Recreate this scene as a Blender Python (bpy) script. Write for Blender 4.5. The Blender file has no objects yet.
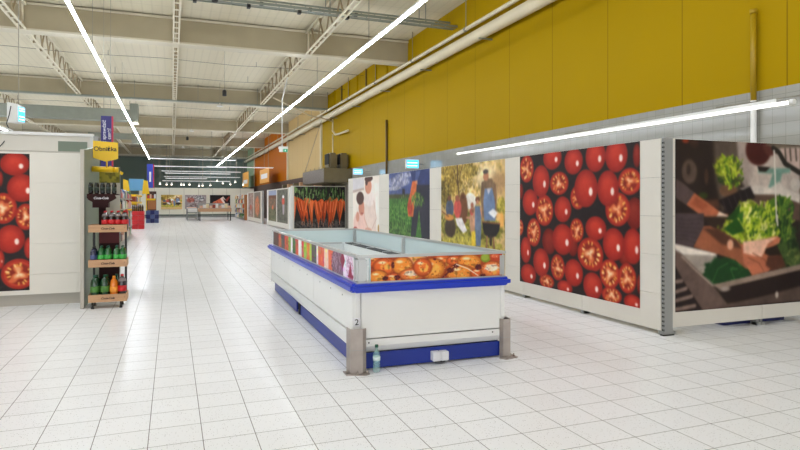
import bpy, math, random, json
import numpy as np
from mathutils import Vector

SC = bpy.context.scene
C = SC.collection
PI = math.pi

# ------------------------------------------------------------------ camera, world, big lights, exposure
cam = bpy.data.objects.new('camera', bpy.data.cameras.new('camera'))
C.objects.link(cam)
cam.location = (0, 0, 1.5)
cam.rotation_euler = (PI / 2, 0, -math.radians(20.922))
cam.data.sensor_width = 36.0
cam.data.lens = 596.39 / 800 * 36
cam.data.shift_y = -23 / 800
cam.data.clip_end = 300
SC.camera = cam

world = bpy.data.worlds.new('world')
SC.world = world
world.use_nodes = True
world.node_tree.nodes['Background'].inputs[0].default_value = (0.96, 0.97, 1.0, 1)
world.node_tree.nodes['Background'].inputs[1].default_value = 0.95

SC.view_settings.view_transform = 'Standard'
SC.view_settings.look = 'None'
SC.view_settings.gamma = 1
SC.view_settings.use_curve_mapping = False
SC.view_settings.exposure = 1.43
STRIP = 25.0            # emission of the ceiling light lines

# ------------------------------------------------------------------ colour and materials
def s2l(c):
    c = c / 255.0
    return c / 12.92 if c <= 0.04045 else ((c + 0.055) / 1.055) ** 2.4

def rgb(*c):
    return tuple(s2l(x) for x in c) + (1.0,)

def mat(name, col, rough=0.5, metal=0.0, emit=None, estr=0.0, spec=0.5, trans=0.0, alpha=1.0, noise=0.0, nscale=20.0, coat=0.0):
    m = bpy.data.materials.new(name)
    m.use_nodes = True
    nt = m.node_tree
    b = nt.nodes['Principled BSDF']
    b.inputs['Base Color'].default_value = rgb(*col)
    b.inputs['Roughness'].default_value = rough
    b.inputs['Metallic'].default_value = metal
    b.inputs['Specular IOR Level'].default_value = spec
    b.inputs['Transmission Weight'].default_value = trans
    b.inputs['Alpha'].default_value = alpha
    b.inputs['Coat Weight'].default_value = coat
    if emit:
        b.inputs['Emission Color'].default_value = rgb(*emit)
        b.inputs['Emission Strength'].default_value = estr
    if noise:
        tc = nt.nodes.new('ShaderNodeTexCoord')
        n = nt.nodes.new('ShaderNodeTexNoise')
        n.inputs['Scale'].default_value = nscale
        n.inputs['Detail'].default_value = 5
        mr = nt.nodes.new('ShaderNodeMapRange')
        mr.inputs['From Min'].default_value = 0.3
        mr.inputs['From Max'].default_value = 0.7
        mr.inputs['To Min'].default_value = 1 - noise
        mr.inputs['To Max'].default_value = 1 + noise * 0.4
        mx = nt.nodes.new('ShaderNodeVectorMath')
        mx.operation = 'SCALE'
        mx.inputs[0].default_value = rgb(*col)[:3]
        nt.links.new(tc.outputs['Object'], n.inputs['Vector'])
        nt.links.new(n.outputs['Fac'], mr.inputs['Value'])
        nt.links.new(mr.outputs['Result'], mx.inputs['Scale'])
        nt.links.new(mx.outputs['Vector'], b.inputs['Base Color'])
    return m

def node(nt, t, **k):
    n = nt.nodes.new(t)
    for a, v in k.items():
        setattr(n, a, v)
    return n

def mth(nt, op, a, b=None, c=None):
    n = nt.nodes.new('ShaderNodeMath')
    n.operation = op
    for i, x in enumerate((a, b, c)):
        if x is None:
            continue
        if isinstance(x, (int, float)):
            n.inputs[i].default_value = x
        else:
            nt.links.new(x, n.inputs[i])
    return n.outputs[0]

def mixc(nt, fac, a, b):
    n = nt.nodes.new('ShaderNodeMix')
    n.data_type = 'RGBA'
    if isinstance(fac, (int, float)):
        n.inputs[0].default_value = fac
    else:
        nt.links.new(fac, n.inputs[0])
    for i, x in ((6, a), (7, b)):
        if isinstance(x, tuple):
            n.inputs[i].default_value = x
        else:
            nt.links.new(x, n.inputs[i])
    return n.outputs[2]

def grid_mask(nt, coord, off, pitch, width):
    """1 on the joint lines of a grid along one axis"""
    t = mth(nt, 'DIVIDE', mth(nt, 'SUBTRACT', coord, off), pitch)
    f = mth(nt, 'FRACT', mth(nt, 'ADD', t, 0.5))
    d = mth(nt, 'ABSOLUTE', mth(nt, 'SUBTRACT', f, 0.5))
    return mth(nt, 'LESS_THAN', d, width / pitch / 2)

def tile_id_noise(nt, cx, ox, px, cy, oy, py):
    a = mth(nt, 'FLOOR', mth(nt, 'DIVIDE', mth(nt, 'SUBTRACT', cx, ox), px))
    b = mth(nt, 'FLOOR', mth(nt, 'DIVIDE', mth(nt, 'SUBTRACT', cy, oy), py))
    cb = nt.nodes.new('ShaderNodeCombineXYZ')
    nt.links.new(a, cb.inputs[0]); nt.links.new(b, cb.inputs[1])
    w = nt.nodes.new('ShaderNodeTexWhiteNoise')
    w.noise_dimensions = '3D'
    nt.links.new(cb.outputs[0], w.inputs['Vector'])
    return w.outputs['Value']

def floor_material():
    m = bpy.data.materials.new('speckled_floor_tiles')
    m.use_nodes = True
    nt = m.node_tree
    b = nt.nodes['Principled BSDF']
    tc = node(nt, 'ShaderNodeTexCoord')
    sp = node(nt, 'ShaderNodeSeparateXYZ')
    nt.links.new(tc.outputs['Object'], sp.inputs[0])
    x, y = sp.outputs[0], sp.outputs[1]
    lx = grid_mask(nt, x, 0.183, 0.3225, 0.0052)
    ly = grid_mask(nt, y, 3.95, 0.31, 0.0052)
    tn = tile_id_noise(nt, x, 0.183, 0.3225, y, 3.95, 0.31)
    vor = node(nt, 'ShaderNodeTexVoronoi')
    vor.inputs['Scale'].default_value = 75
    nt.links.new(tc.outputs['Object'], vor.inputs['Vector'])
    wn = node(nt, 'ShaderNodeSeparateColor')
    nt.links.new(vor.outputs['Color'], wn.inputs[0])
    dot = mth(nt, 'MULTIPLY', mth(nt, 'LESS_THAN', vor.outputs['Distance'], 0.22), mth(nt, 'GREATER_THAN', wn.outputs[0], 0.62))
    big = node(nt, 'ShaderNodeTexNoise')
    big.inputs['Scale'].default_value = 0.45
    big.inputs['Detail'].default_value = 3
    nt.links.new(tc.outputs['Object'], big.inputs['Vector'])
    base = mixc(nt, tn, rgb(240, 241, 243), rgb(244, 245, 247))
    base = mixc(nt, mth(nt, 'MULTIPLY', big.outputs['Fac'], 0.35), base, rgb(230, 226, 222))
    base = mixc(nt, mth(nt, 'MULTIPLY', dot, 0.8), base, rgb(150, 144, 138))
    base = mixc(nt, mth(nt, 'MULTIPLY', ly, 0.9), base, rgb(112, 106, 100))
    base = mixc(nt, mth(nt, 'MULTIPLY', lx, 0.85), base, rgb(92, 84, 78))
    nt.links.new(base, b.inputs['Base Color'])
    rn = node(nt, 'ShaderNodeTexNoise')
    rn.inputs['Scale'].default_value = 1.3
    nt.links.new(tc.outputs['Object'], rn.inputs['Vector'])
    r = mth(nt, 'ADD', mth(nt, 'MULTIPLY', rn.outputs['Fac'], 0.08), 0.2)
    r = mth(nt, 'ADD', r, mth(nt, 'MULTIPLY', mth(nt, 'MAXIMUM', lx, ly), 0.4))
    nt.links.new(r, b.inputs['Roughness'])
    b.inputs['Specular IOR Level'].default_value = 0.08
    # every tile sits a hair out of level, so reflections break up from tile to tile
    bp = node(nt, 'ShaderNodeBump')
    bp.inputs['Strength'].default_value = 0.035
    bp.inputs['Distance'].default_value = 0.02
    n3 = node(nt, 'ShaderNodeTexNoise')
    n3.inputs['Scale'].default_value = 4.0
    nt.links.new(tc.outputs['Object'], n3.inputs['Vector'])
    nt.links.new(n3.outputs['Fac'], bp.inputs['Height'])
    nt.links.new(bp.outputs[0], b.inputs['Normal'])
    return m

def side_wall_material():
    """the long right wall: glazed white tiles below, painted metal cladding above in zones of colour"""
    m = bpy.data.materials.new('painted_cladding')
    m.use_nodes = True
    nt = m.node_tree
    b = nt.nodes['Principled BSDF']
    tc = node(nt, 'ShaderNodeTexCoord')
    sp = node(nt, 'ShaderNodeSeparateXYZ')
    nt.links.new(tc.outputs['Object'], sp.inputs[0])
    y, z = sp.outputs[1], sp.outputs[2]
    seam = grid_mask(nt, y, 13.15, 1.83, 0.022)
    nz = node(nt, 'ShaderNodeTexNoise')
    nz.inputs['Scale'].default_value = 0.6
    nt.links.new(tc.outputs['Object'], nz.inputs['Vector'])
    yel = mixc(nt, nz.outputs['Fac'], rgb(162, 130, 0), rgb(168, 136, 0))
    c = mixc(nt, mth(nt, 'GREATER_THAN', y, 33.4), yel, rgb(196, 168, 116))
    c = mixc(nt, mth(nt, 'GREATER_THAN', y, 44.0), c, rgb(178, 98, 0))
    c = mixc(nt, mth(nt, 'GREATER_THAN', y, 63.0), c, rgb(150, 172, 140))
    c = mixc(nt, mth(nt, 'MULTIPLY', seam, 0.45), c, rgb(60, 46, 10))
    nt.links.new(c, b.inputs['Base Color'])
    b.inputs['Roughness'].default_value = 0.6
    b.inputs['Specular IOR Level'].default_value = 0.06
    return m

def wall_tile_material():
    m = bpy.data.materials.new('glazed_white_tiles')
    m.use_nodes = True
    nt = m.node_tree
    b = nt.nodes['Principled BSDF']
    tc = node(nt, 'ShaderNodeTexCoord')
    sp = node(nt, 'ShaderNodeSeparateXYZ')
    nt.links.new(tc.outputs['Object'], sp.inputs[0])
    y, z = sp.outputs[1], sp.outputs[2]
    l = mth(nt, 'MAXIMUM', grid_mask(nt, y, 0.05, 0.2, 0.006), grid_mask(nt, z, 0.02, 0.2, 0.006))
    tn = tile_id_noise(nt, y, 0.05, 0.2, z, 0.02, 0.2)
    base = mixc(nt, tn, rgb(150, 148, 140), rgb(157, 155, 147))
    nt.links.new(mixc(nt, mth(nt, 'MULTIPLY', l, 0.8), base, rgb(104, 100, 92)), b.inputs['Base Color'])
    nt.links.new(mth(nt, 'ADD', mth(nt, 'MULTIPLY', l, 0.4), 0.09), b.inputs['Roughness'])
    return m

def deck_material():
    m = bpy.data.materials.new('corrugated_roof_deck')
    m.use_nodes = True
    nt = m.node_tree
    b = nt.nodes['Principled BSDF']
    tc = node(nt, 'ShaderNodeTexCoord')
    sp = node(nt, 'ShaderNodeSeparateXYZ')
    nt.links.new(tc.outputs['Object'], sp.inputs[0])
    f = grid_mask(nt, sp.outputs[0], 0.0, 0.28, 0.05)
    g = grid_mask(nt, sp.outputs[1], 0.0, 2.4, 0.05)
    c = mixc(nt, mth(nt, 'MULTIPLY', f, 0.12), rgb(216, 207, 182), rgb(150, 142, 122))
    c = mixc(nt, mth(nt, 'MULTIPLY', g, 0.12), c, rgb(130, 122, 104))
    nt.links.new(c, b.inputs['Base Color'])
    b.inputs['Roughness'].default_value = 0.6
    return m

def wood_material(name, c1, c2, scale=30):
    m = bpy.data.materials.new(name)
    m.use_nodes = True
    nt = m.node_tree
    b = nt.nodes['Principled BSDF']
    tc = node(nt, 'ShaderNodeTexCoord')
    mp = node(nt, 'ShaderNodeMapping')
    mp.inputs['Scale'].default_value = (1.5, 6, 30)
    n = node(nt, 'ShaderNodeTexNoise')
    n.inputs['Scale'].default_value = scale / 10
    n.inputs['Detail'].default_value = 6
    nt.links.new(tc.outputs['Object'], mp.inputs[0])
    nt.links.new(mp.outputs[0], n.inputs['Vector'])
    nt.links.new(mixc(nt, n.outputs['Fac'], rgb(*c1), rgb(*c2)), b.inputs['Base Color'])
    b.inputs['Roughness'].default_value = 0.6
    return m

def print_material():
    m = bpy.data.materials.new('printed_film')
    m.use_nodes = True
    nt = m.node_tree
    b = nt.nodes['Principled BSDF']
    a = node(nt, 'ShaderNodeAttribute')
    a.attribute_name = 'print'
    nt.links.new(a.outputs['Color'], b.inputs['Base Color'])
    b.inputs['Roughness'].default_value = 0.5
    b.inputs['Specular IOR Level'].default_value = 0.25
    return m

M = dict(
    floor=floor_material(), clad=side_wall_material(), tiles=wall_tile_material(), deck=deck_material(), prnt=print_material(),
    board=mat('cream_shelf_panel', (226, 221, 210), 0.42, noise=0.03, nscale=3),
    board_dark=mat('cream_shelf_panel_edge', (186, 180, 168), 0.5),
    steel_grey=mat('grey_painted_steel', (150, 151, 148), 0.45),
    dark=mat('dark_slot', (24, 24, 24), 0.8),
    beam=mat('cream_concrete_beam', (170, 158, 130), 0.7, noise=0.06, nscale=1.5),
    flange=mat('pale_steel_flange', (208, 200, 178), 0.5),
    truss=mat('pale_painted_truss', (222, 214, 192), 0.5),
    web=mat('shaded_truss_web', (158, 142, 112), 0.6),  # shading of the lattice webs put into a darker tan than the chords
    tray=mat('galvanised_tray', (136, 142, 132), 0.45, metal=0.3),
    duct=mat('galvanised_duct', (146, 150, 138), 0.5, metal=0.2, noise=0.08, nscale=4),
    pipe=mat('cream_pipe', (214, 202, 172), 0.45, noise=0.06, nscale=2),
    black=mat('black_plastic', (22, 22, 23), 0.45),
    cable=mat('dark_cable', (60, 56, 50), 0.6),
    wire=mat('steel_wire', (150, 145, 130), 0.4, metal=0.5),
    emit=mat('lamp_diffuser', (255, 255, 255), 0.5, emit=(236, 244, 255), estr=STRIP),
    emit_low=mat('tube_glow', (255, 255, 255), 0.5, emit=(255, 252, 246), estr=0.8),
    emit_track=mat('track_glow', (255, 255, 255), 0.5, emit=(250, 250, 255), estr=0.3),
    emit_small=mat('spot_lens', (255, 255, 255), 0.5, emit=(255, 236, 214), estr=6),
    lamp=mat('white_lamp_housing', (226, 226, 222), 0.4),
    white=mat('white_enamel', (236, 236, 233), 0.3, noise=0.02, nscale=2),
    white_in=mat('white_liner', (236, 240, 240), 0.35),
    blue=mat('blue_bumper', (24, 56, 190), 0.28),
    blue_kick=mat('blue_plinth', (20, 46, 142), 0.4, noise=0.06, nscale=3),
    glass_in=mat('frosted_glass', (214, 231, 233), 0.18, noise=0.04, nscale=1.2),
    alu=mat('brushed_aluminium', (196, 198, 198), 0.32, metal=0.55),
    steel=mat('scuffed_steel', (168, 158, 151), 0.38, metal=0.5, noise=0.16, nscale=9),
    grille=mat('dark_grille', (70, 72, 74), 0.5, metal=0.3),
    socket=mat('white_plastic', (232, 232, 236), 0.35),
    pet_green=mat('clear_green_plastic', (176, 226, 216), 0.1, spec=0.6, alpha=0.27),
    cap_green=mat('dark_green_cap', (16, 84, 62), 0.4),
    wood=wood_material('light_wood', (205, 164, 124), (176, 132, 96)),
    wood_o=wood_material('orange_wood', (188, 126, 72), (160, 100, 56)),
    brown=mat('dark_brown_board', (44, 18, 18), 0.6, spec=0.15),
    maroon=mat('maroon_board', (84, 14, 22), 0.65),
    cola=mat('cola_bottle', (34, 14, 12), 0.1, coat=0.4),
    soda_green=mat('green_bottle', (22, 92, 42), 0.1, coat=0.4),
    soda_dgreen=mat('dark_green_bottle', (18, 62, 34), 0.1, coat=0.4),
    orange=mat('orange_soda', (226, 122, 26), 0.12, coat=0.4),
    soda_blue=mat('dark_blue_bottle', (22, 30, 64), 0.1, coat=0.4),
    clear=mat('clear_bottle_neck', (128, 118, 118), 0.1, coat=0.4),
    red=mat('red_label', (196, 24, 30), 0.4),
    green_lab=mat('green_label', (62, 170, 70), 0.4),
    lime_lab=mat('lime_label', (70, 124, 44), 0.4),
    orange_lab=mat('orange_label', (236, 150, 40), 0.4),
    grey_lab=mat('grey_blue_label', (70, 84, 130), 0.4),
    yellow=mat('yellow_sign', (240, 196, 16), 0.4),
    navy=mat('navy_sign', (36, 30, 108), 0.4),
    blue_sign=mat('blue_sign', (40, 62, 176), 0.4),
    magenta=mat('crimson_edge', (190, 40, 70), 0.4),
    letter_black=mat('black_lettering', (20, 18, 16), 0.5),
    letter_white=mat('white_lettering', (236, 236, 240), 0.5),
    letter_brown=mat('burnt_brown_lettering', (44, 24, 18), 0.6),
    screen=mat('lit_blue_screen', (40, 150, 210), 0.3, emit=(60, 176, 232), estr=1.0),
    screen_bar=mat('lit_pale_text', (220, 240, 250), 0.3, emit=(214, 240, 250), estr=1.0),
    exit_green=mat('lit_green_sign', (40, 130, 90), 0.3, emit=(40, 130, 96), estr=0.5),
    greygreen=mat('grey_green_panel', (124, 136, 120), 0.5),
    dkgreen=mat('dark_green_cladding', (98, 114, 106), 0.6, noise=0.1, nscale=0.4),
    dkbrown=mat('dark_brown_wall', (70, 44, 32), 0.6, noise=0.2, nscale=0.5),
    hood_l=mat('speckled_steel_hood', (136, 126, 118), 0.42, metal=0.5, noise=0.3, nscale=14),
    hood_f=mat('brown_steel_hood', (118, 108, 82), 0.4, metal=0.4, noise=0.1, nscale=3),
    farboard=mat('white_partition_board', (226, 224, 208), 0.5),
    hall=mat('light_hall_wall', (196, 190, 172), 0.7),
    yellowpipe=mat('yellow_painted_pipe', (166, 134, 2), 0.45),
    brownpost=mat('brown_pipe', (96, 72, 20), 0.5),
    bluecrate=mat('dark_blue_crate', (30, 36, 92), 0.5),
    orangecloth=mat('orange_banner', (236, 168, 60), 0.5),
    sky=mat('light_blue_board', (104, 168, 214), 0.5),
)

# ------------------------------------------------------------------ mesh builder
def wloc(o):
    v = Vector((0, 0, 0))
    while o is not None:
        v += o.location
        o = o.parent
    return v

class MB:
    def __init__(s):
        s.v = []; s.f = []; s.smooth = set()
    def add(s, vs, fs, smooth=False):
        n = len(s.v)
        s.v += [tuple(p) for p in vs]
        for f in fs:
            if smooth:
                s.smooth.add(len(s.f))
            s.f.append(tuple(i + n for i in f))
        return s
    def box(s, x0, y0, z0, x1, y1, z1):
        x0, x1 = sorted((x0, x1)); y0, y1 = sorted((y0, y1)); z0, z1 = sorted((z0, z1))
        return s.add([(x0, y0, z0), (x1, y0, z0), (x1, y1, z0), (x0, y1, z0), (x0, y0, z1), (x1, y0, z1), (x1, y1, z1), (x0, y1, z1)],
                     [(0, 3, 2, 1), (4, 5, 6, 7), (0, 1, 5, 4), (1, 2, 6, 5), (2, 3, 7, 6), (3, 0, 4, 7)])
    def bar(s, a, b, w, h=None):
        """square bar from a to b"""
        h = h or w
        a = Vector(a); b = Vector(b); d = (b - a).normalized()
        up = Vector((0, 0, 1)) if abs(d.z) < 0.95 else Vector((0, 1, 0))
        sx = d.cross(up).normalized() * (w / 2); sz = sx.cross(d).normalized() * (h / 2)
        vs = [p + i * sx + j * sz for p in (a, b) for i, j in ((-1, -1), (1, -1), (1, 1), (-1, 1))]
        return s.add(vs, [(0, 1, 2, 3), (7, 6, 5, 4), (0, 4, 5, 1), (1, 5, 6, 2), (2, 6, 7, 3), (3, 7, 4, 0)])
    def tube(s, pts, r, n=10):
        pts = [Vector(p) for p in pts]
        vs = []; fs = []
        for i, p in enumerate(pts):
            d = (pts[min(i + 1, len(pts) - 1)] - pts[max(i - 1, 0)]).normalized()
            up = Vector((0, 0, 1)) if abs(d.z) < 0.9 else Vector((1, 0, 0))
            a = d.cross(up).normalized(); b = a.cross(d).normalized()
            for k in range(n):
                t = 2 * PI * k / n
                vs.append(p + a * (r * math.cos(t)) + b * (r * math.sin(t)))
        for i in range(len(pts) - 1):
            for k in range(n):
                k2 = (k + 1) % n
                fs.append((i * n + k, i * n + k2, (i + 1) * n + k2, (i + 1) * n + k))
        s.add(vs, fs, True)
        m = len(s.v) - len(vs)
        s.f.append(tuple(m + k for k in range(n))[::-1])
        s.f.append(tuple(m + (len(pts) - 1) * n + k for k in range(n)))
        return s
    def lathe(s, prof, cx=0, cy=0, cz=0, n=20, lobes=0, amp=0.0):
        vs = []; fs = []
        for r, z in prof:
            for k in range(n):
                t = 2 * PI * k / n
                rr = r * (1 + (amp * math.cos(lobes * t) if lobes and z < 0.03 else 0))
                vs.append((cx + rr * math.cos(t), cy + rr * math.sin(t), cz + z))
        for i in range(len(prof) - 1):
            for k in range(n):
                k2 = (k + 1) % n
                fs.append((i * n + k, i * n + k2, (i + 1) * n + k2, (i + 1) * n + k))
        s.add(vs, fs, True)
        m = len(s.v) - len(vs)
        s.f.append(tuple(m + k for k in range(n))[::-1])
        s.f.append(tuple(m + (len(prof) - 1) * n + k for k in range(n)))
        return s
    def prism(s, poly, axis, a, b):
        """extrude a 2D outline along an axis; poly in the two other axes in order"""
        def P(u, v, w):
            return {'x': (w, u, v), 'y': (u, w, v), 'z': (u, v, w)}[axis]
        n = len(poly)
        vs = [P(u, v, a) for u, v in poly] + [P(u, v, b) for u, v in poly]
        fs = [tuple(range(n)), tuple(range(2 * n - 1, n - 1, -1))] + [(i, n + i, n + (i + 1) % n, (i + 1) % n) for i in range(n)]
        return s.add(vs, fs)
    def build(s, name, m, parent=None, bevel=0.0, local=False):
        off = Vector((0, 0, 0)) if (local or parent is None) else wloc(parent)
        me = bpy.data.meshes.new(name)
        me.from_pydata([tuple(Vector(p) - off) for p in s.v], [], s.f)
        me.materials.append(M[m] if isinstance(m, str) else m)
        for i in s.smooth:
            me.polygons[i].use_smooth = True
        import bmesh
        bm = bmesh.new(); bm.from_mesh(me)
        bmesh.ops.recalc_face_normals(bm, faces=bm.faces)
        if bevel:
            bmesh.ops.bevel(bm, geom=bm.edges[:], offset=bevel, segments=2, affect='EDGES', clamp_overlap=True)
        bm.to_mesh(me); bm.free()
        o = bpy.data.objects.new(name, me)
        C.objects.link(o)
        o.parent = parent
        return o

def tag(o, label, cat, group=None, kind=None):
    if label: o['label'] = label
    if cat: o['category'] = cat
    if group: o['group'] = group
    if kind: o['kind'] = kind
    return o

def thing(name, label, cat, loc=(0, 0, 0), group=None):
    o = bpy.data.objects.new(name, None)
    o.empty_display_size = 0.1
    C.objects.link(o)
    o.location = loc
    return tag(o, label, cat, group)

def dup(root, loc, label=None, group=None):
    def cp(o, par):
        c = o.copy(); C.objects.link(c); c.parent = par
        for ch in [k for k in KIDS.get(o.name, [])]:
            cp(ch, c)
        return c
    KIDS = {}
    for o in C.objects:
        if o.parent is not None:
            KIDS.setdefault(o.parent.name, []).append(o)
    r = cp(root, None)
    r.location = loc
    if label: r['label'] = label
    if group: r['group'] = group
    return r

def struct(o):
    o['kind'] = 'structure'
    return o

def text(name, body, size, m, parent, loc, rot=(PI / 2, 0, 0), depth=0.002, shear=0.0, sx=1.0, align='CENTER', bold=0.0):
    cu = bpy.data.curves.new(name, 'FONT')
    cu.body = body; cu.size = size; cu.extrude = depth; cu.shear = shear; cu.offset = bold
    cu.align_x = align; cu.align_y = 'CENTER'
    o = bpy.data.objects.new(name + '_tmp', cu)
    C.objects.link(o)
    bpy.context.view_layer.update()
    me = bpy.data.meshes.new_from_object(o.evaluated_get(bpy.context.evaluated_depsgraph_get()))
    bpy.data.objects.remove(o)
    me.materials.clear(); me.materials.append(M[m])
    t = bpy.data.objects.new(name, me)
    C.objects.link(t)
    t.parent = parent
    t.location = Vector(loc) - (wloc(parent) if parent else Vector((0, 0, 0)))
    t.rotation_euler = rot
    t.scale = (sx, 1, 1)
    return t

# ------------------------------------------------------------------ printing pictures onto film: colours per grid point, in metres from the top left corner
rs = np.random.RandomState(7)
def vnoise(U, V, cell, seed):
    r = np.random.RandomState(seed)
    T = r.rand(64, 64)
    a = U / cell; b = V / cell
    i = np.floor(a).astype(int); j = np.floor(b).astype(int)
    fa = a - i; fb = b - j
    fa = fa * fa * (3 - 2 * fa); fb = fb * fb * (3 - 2 * fb)
    g = lambda x, y: T[x % 64, y % 64]
    return (g(i, j) * (1 - fa) + g(i + 1, j) * fa) * (1 - fb) + (g(i, j + 1) * (1 - fa) + g(i + 1, j + 1) * fa) * fb

def smooth(x):
    x = np.clip(x, 0, 1)
    return x * x * (3 - 2 * x)

class Print:
    def __init__(s, W, H, step, base):
        s.W, s.H = W, H
        s.nu = max(2, int(W / step)); s.nv = max(2, int(H / step))
        s.U, s.V = np.meshgrid(np.linspace(0, W, s.nu + 1), np.linspace(0, H, s.nv + 1))
        s.I = np.zeros(s.U.shape + (3,)) + np.array(base, float)
        s.px = W / s.nu
        s.seed = 1
    def over(s, a, col):
        a = np.clip(a, 0, 1)[..., None]
        s.I = s.I * (1 - a) + np.asarray(col, float) * a
    def dist(s, cx, cy, rx, ry):
        return np.sqrt(((s.U - cx) / rx) ** 2 + ((s.V - cy) / ry) ** 2)
    def cover(s, d, r):
        return np.clip((1 - d) * r / s.px + 0.5, 0, 1)
    def ell(s, cx, cy, rx, ry, col, soft=0.1):
        d = s.dist(cx, cy, rx, ry)
        s.over(smooth((1 + soft * 0.3 - d) / max(soft, s.px / min(rx, ry))), col)
    def blob(s, cx, cy, rx, ry, c1, c2, cell):
        s.seed += 1
        n = vnoise(s.U, s.V, cell, s.seed) * 0.6 + vnoise(s.U, s.V, cell * 0.5, s.seed + 50) * 0.4
        k = smooth((n - 0.3) / 0.4)[..., None]
        col = np.array(c1, float) * (1 - k) + np.array(c2, float) * k
        dk = smooth((vnoise(s.U, s.V, cell * 0.8, s.seed + 90) - 0.6) / 0.2)[..., None]
        col = col * (1 - 0.28 * dk)
        d = s.dist(cx, cy, rx, ry) + (n - 0.5) * 0.5
        a = smooth((1.1 - d) / 0.3)[..., None]
        s.I = s.I * (1 - a) + col * a
    def poly(s, fl, col, soft):
        pts = list(zip(fl[::2], fl[1::2]))
        ins = np.zeros(s.U.shape, bool); dd = np.full(s.U.shape, 1e9)
        for (x0, y0), (x1, y1) in zip(pts, pts[1:] + pts[:1]):
            if y0 != y1:
                c = ((y0 > s.V) != (y1 > s.V)) & (s.U < (x1 - x0) * (s.V - y0) / (y1 - y0) + x0)
                ins ^= c
            dx, dy = x1 - x0, y1 - y0
            t = np.clip(((s.U - x0) * dx + (s.V - y0) * dy) / max(1e-9, dx * dx + dy * dy), 0, 1)
            dd = np.minimum(dd, np.hypot(s.U - x0 - t * dx, s.V - y0 - t * dy))
        sd = np.where(ins, dd, -dd)
        s.over(smooth(sd / (2 * max(soft, s.px / 2)) + 0.5), col)
    def line(s, fl, w, col):
        pts = list(zip(fl[::2], fl[1::2]))
        dd = np.full(s.U.shape, 1e9)
        for (x0, y0), (x1, y1) in zip(pts, pts[1:]):
            dx, dy = x1 - x0, y1 - y0
            t = np.clip(((s.U - x0) * dx + (s.V - y0) * dy) / max(1e-9, dx * dx + dy * dy), 0, 1)
            dd = np.minimum(dd, np.hypot(s.U - x0 - t * dx, s.V - y0 - t * dy))
        s.over(np.clip((w - dd) / s.px + 0.5, 0, 1), col)
    def tomato(s, cx, cy, rx, ry, br):
        d = s.dist(cx, cy, rx, ry)
        e = smooth((d - 0.35) / 0.75)[..., None]
        col = np.array((178, 44, 30.)) * (1 - e) + np.array((138, 28, 20.)) * e
        l = smooth(1 - s.dist(cx - rx * .1, cy - ry * .35, rx * .9, ry * .8))[..., None]
        col = (col + l * np.array((16, 12, 8.))) * br
        a = s.cover(d, min(rx, ry))[..., None]
        s.I = s.I * (1 - a) + col * a
        if br > 0.9 and rx > 0.05:
            s.ell(cx + rx * .42, cy + ry * .18, rx * .17, ry * .24, (244, 216, 206), .4)
    def half(s, cx, cy, rx, ry):
        d = s.dist(cx, cy, rx, ry)
        s.over(s.cover(d, min(rx, ry)), (158, 36, 24))
        s.over(smooth((.9 - d) / .12), (184, 56, 34))
        s.over(smooth((.74 - d) / .12), (132, 34, 18))
        th = np.arctan2((s.V - cy) / ry, (s.U - cx) / rx)
        n = vnoise(s.U, s.V, min(rx, ry) * .3, 77)
        ph = (cx * 37 + cy * 11) % 6.28
        wob = d + (n - .5) * .3
        s.over(smooth((.52 + .16 * np.cos(3 * th + ph) - wob) / .12), (206, 98, 56))
        s.over(smooth((.34 + .13 * np.cos(3 * th + ph) - wob) / .16), (228, 158, 108))
        s.over(smooth((.18 + .10 * np.cos(3 * th + ph + .3) - wob) / .16), (240, 206, 166))
        r = np.random.RandomState(int(cx * 1000 + cy * 77) % 9999)
        for i in range(17):
            t = 2 * PI * i / 17 + r.rand() * .3
            q = .5 + r.rand() * .16
            c, e = math.cos(t), math.sin(t)
            if r.rand() < .8:
                col = [(236, 178, 84), (222, 148, 62), (244, 206, 130)][r.randint(3)]
                s.line([cx + rx * q * c, cy + ry * q * e, cx + rx * (q + .13) * c, cy + ry * (q + .13) * e], min(rx, ry) * (.045 + .03 * r.rand()), col)
    def run(s, shapes):
        for h in shapes:
            k = h[0]
            if k == 't': s.tomato(*h[1:])
            elif k == 'h': s.half(*h[1:])
            elif k == 'e': s.ell(*h[1:])
            elif k == 'n': s.blob(*h[1:])
            elif k == 'p': s.poly(*h[1:])
            elif k == 'l': s.line(*h[1:])
        return s
    def grain(s, amt=4, cell=.03):
        s.I += ((vnoise(s.U, s.V, cell, 5) - .5) * amt * 2)[..., None]
        return s
    def blur(s, n=1):
        for _ in range(n):
            for ax in (0, 1):
                p = np.pad(s.I, [(1, 1) if q == ax else (0, 0) for q in range(3)], 'edge')
                s.I = (p[:-2] + 2 * p[1:-1] + p[2:]) / 4 if ax == 0 else (p[:, :-2] + 2 * p[:, 1:-1] + p[:, 2:]) / 4
        return s
    def strokes(s, cx, cy, rx, ry, cols, n, l, w, seed=3, bias=0.0):
        r = random.Random(seed)
        for _ in range(n):
            t = r.uniform(0, 2 * PI); q = math.sqrt(r.random())
            x, y = cx + rx * q * math.cos(t), cy + ry * q * math.sin(t)
            g = bias + r.uniform(-1.0, 1.0); k = l * r.uniform(.4, 1)
            s.line([x, y, x + k * math.cos(g), y + k * math.sin(g)], w * r.uniform(.5, 1.2), cols[r.randrange(len(cols))])
        return s
    def photo(s, amp=.14, cell=.07, gamma=1.0):
        f = vnoise(s.U, s.V, cell * 3, 31) * .4 + vnoise(s.U, s.V, cell, 32) * .35 + vnoise(s.U, s.V, cell / 2.6, 33) * .25
        s.I = 255 * (np.clip(s.I, 0, 255) / 255) ** gamma * (1 + amp * 2 * (f - .5))[..., None]
        return s
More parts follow.
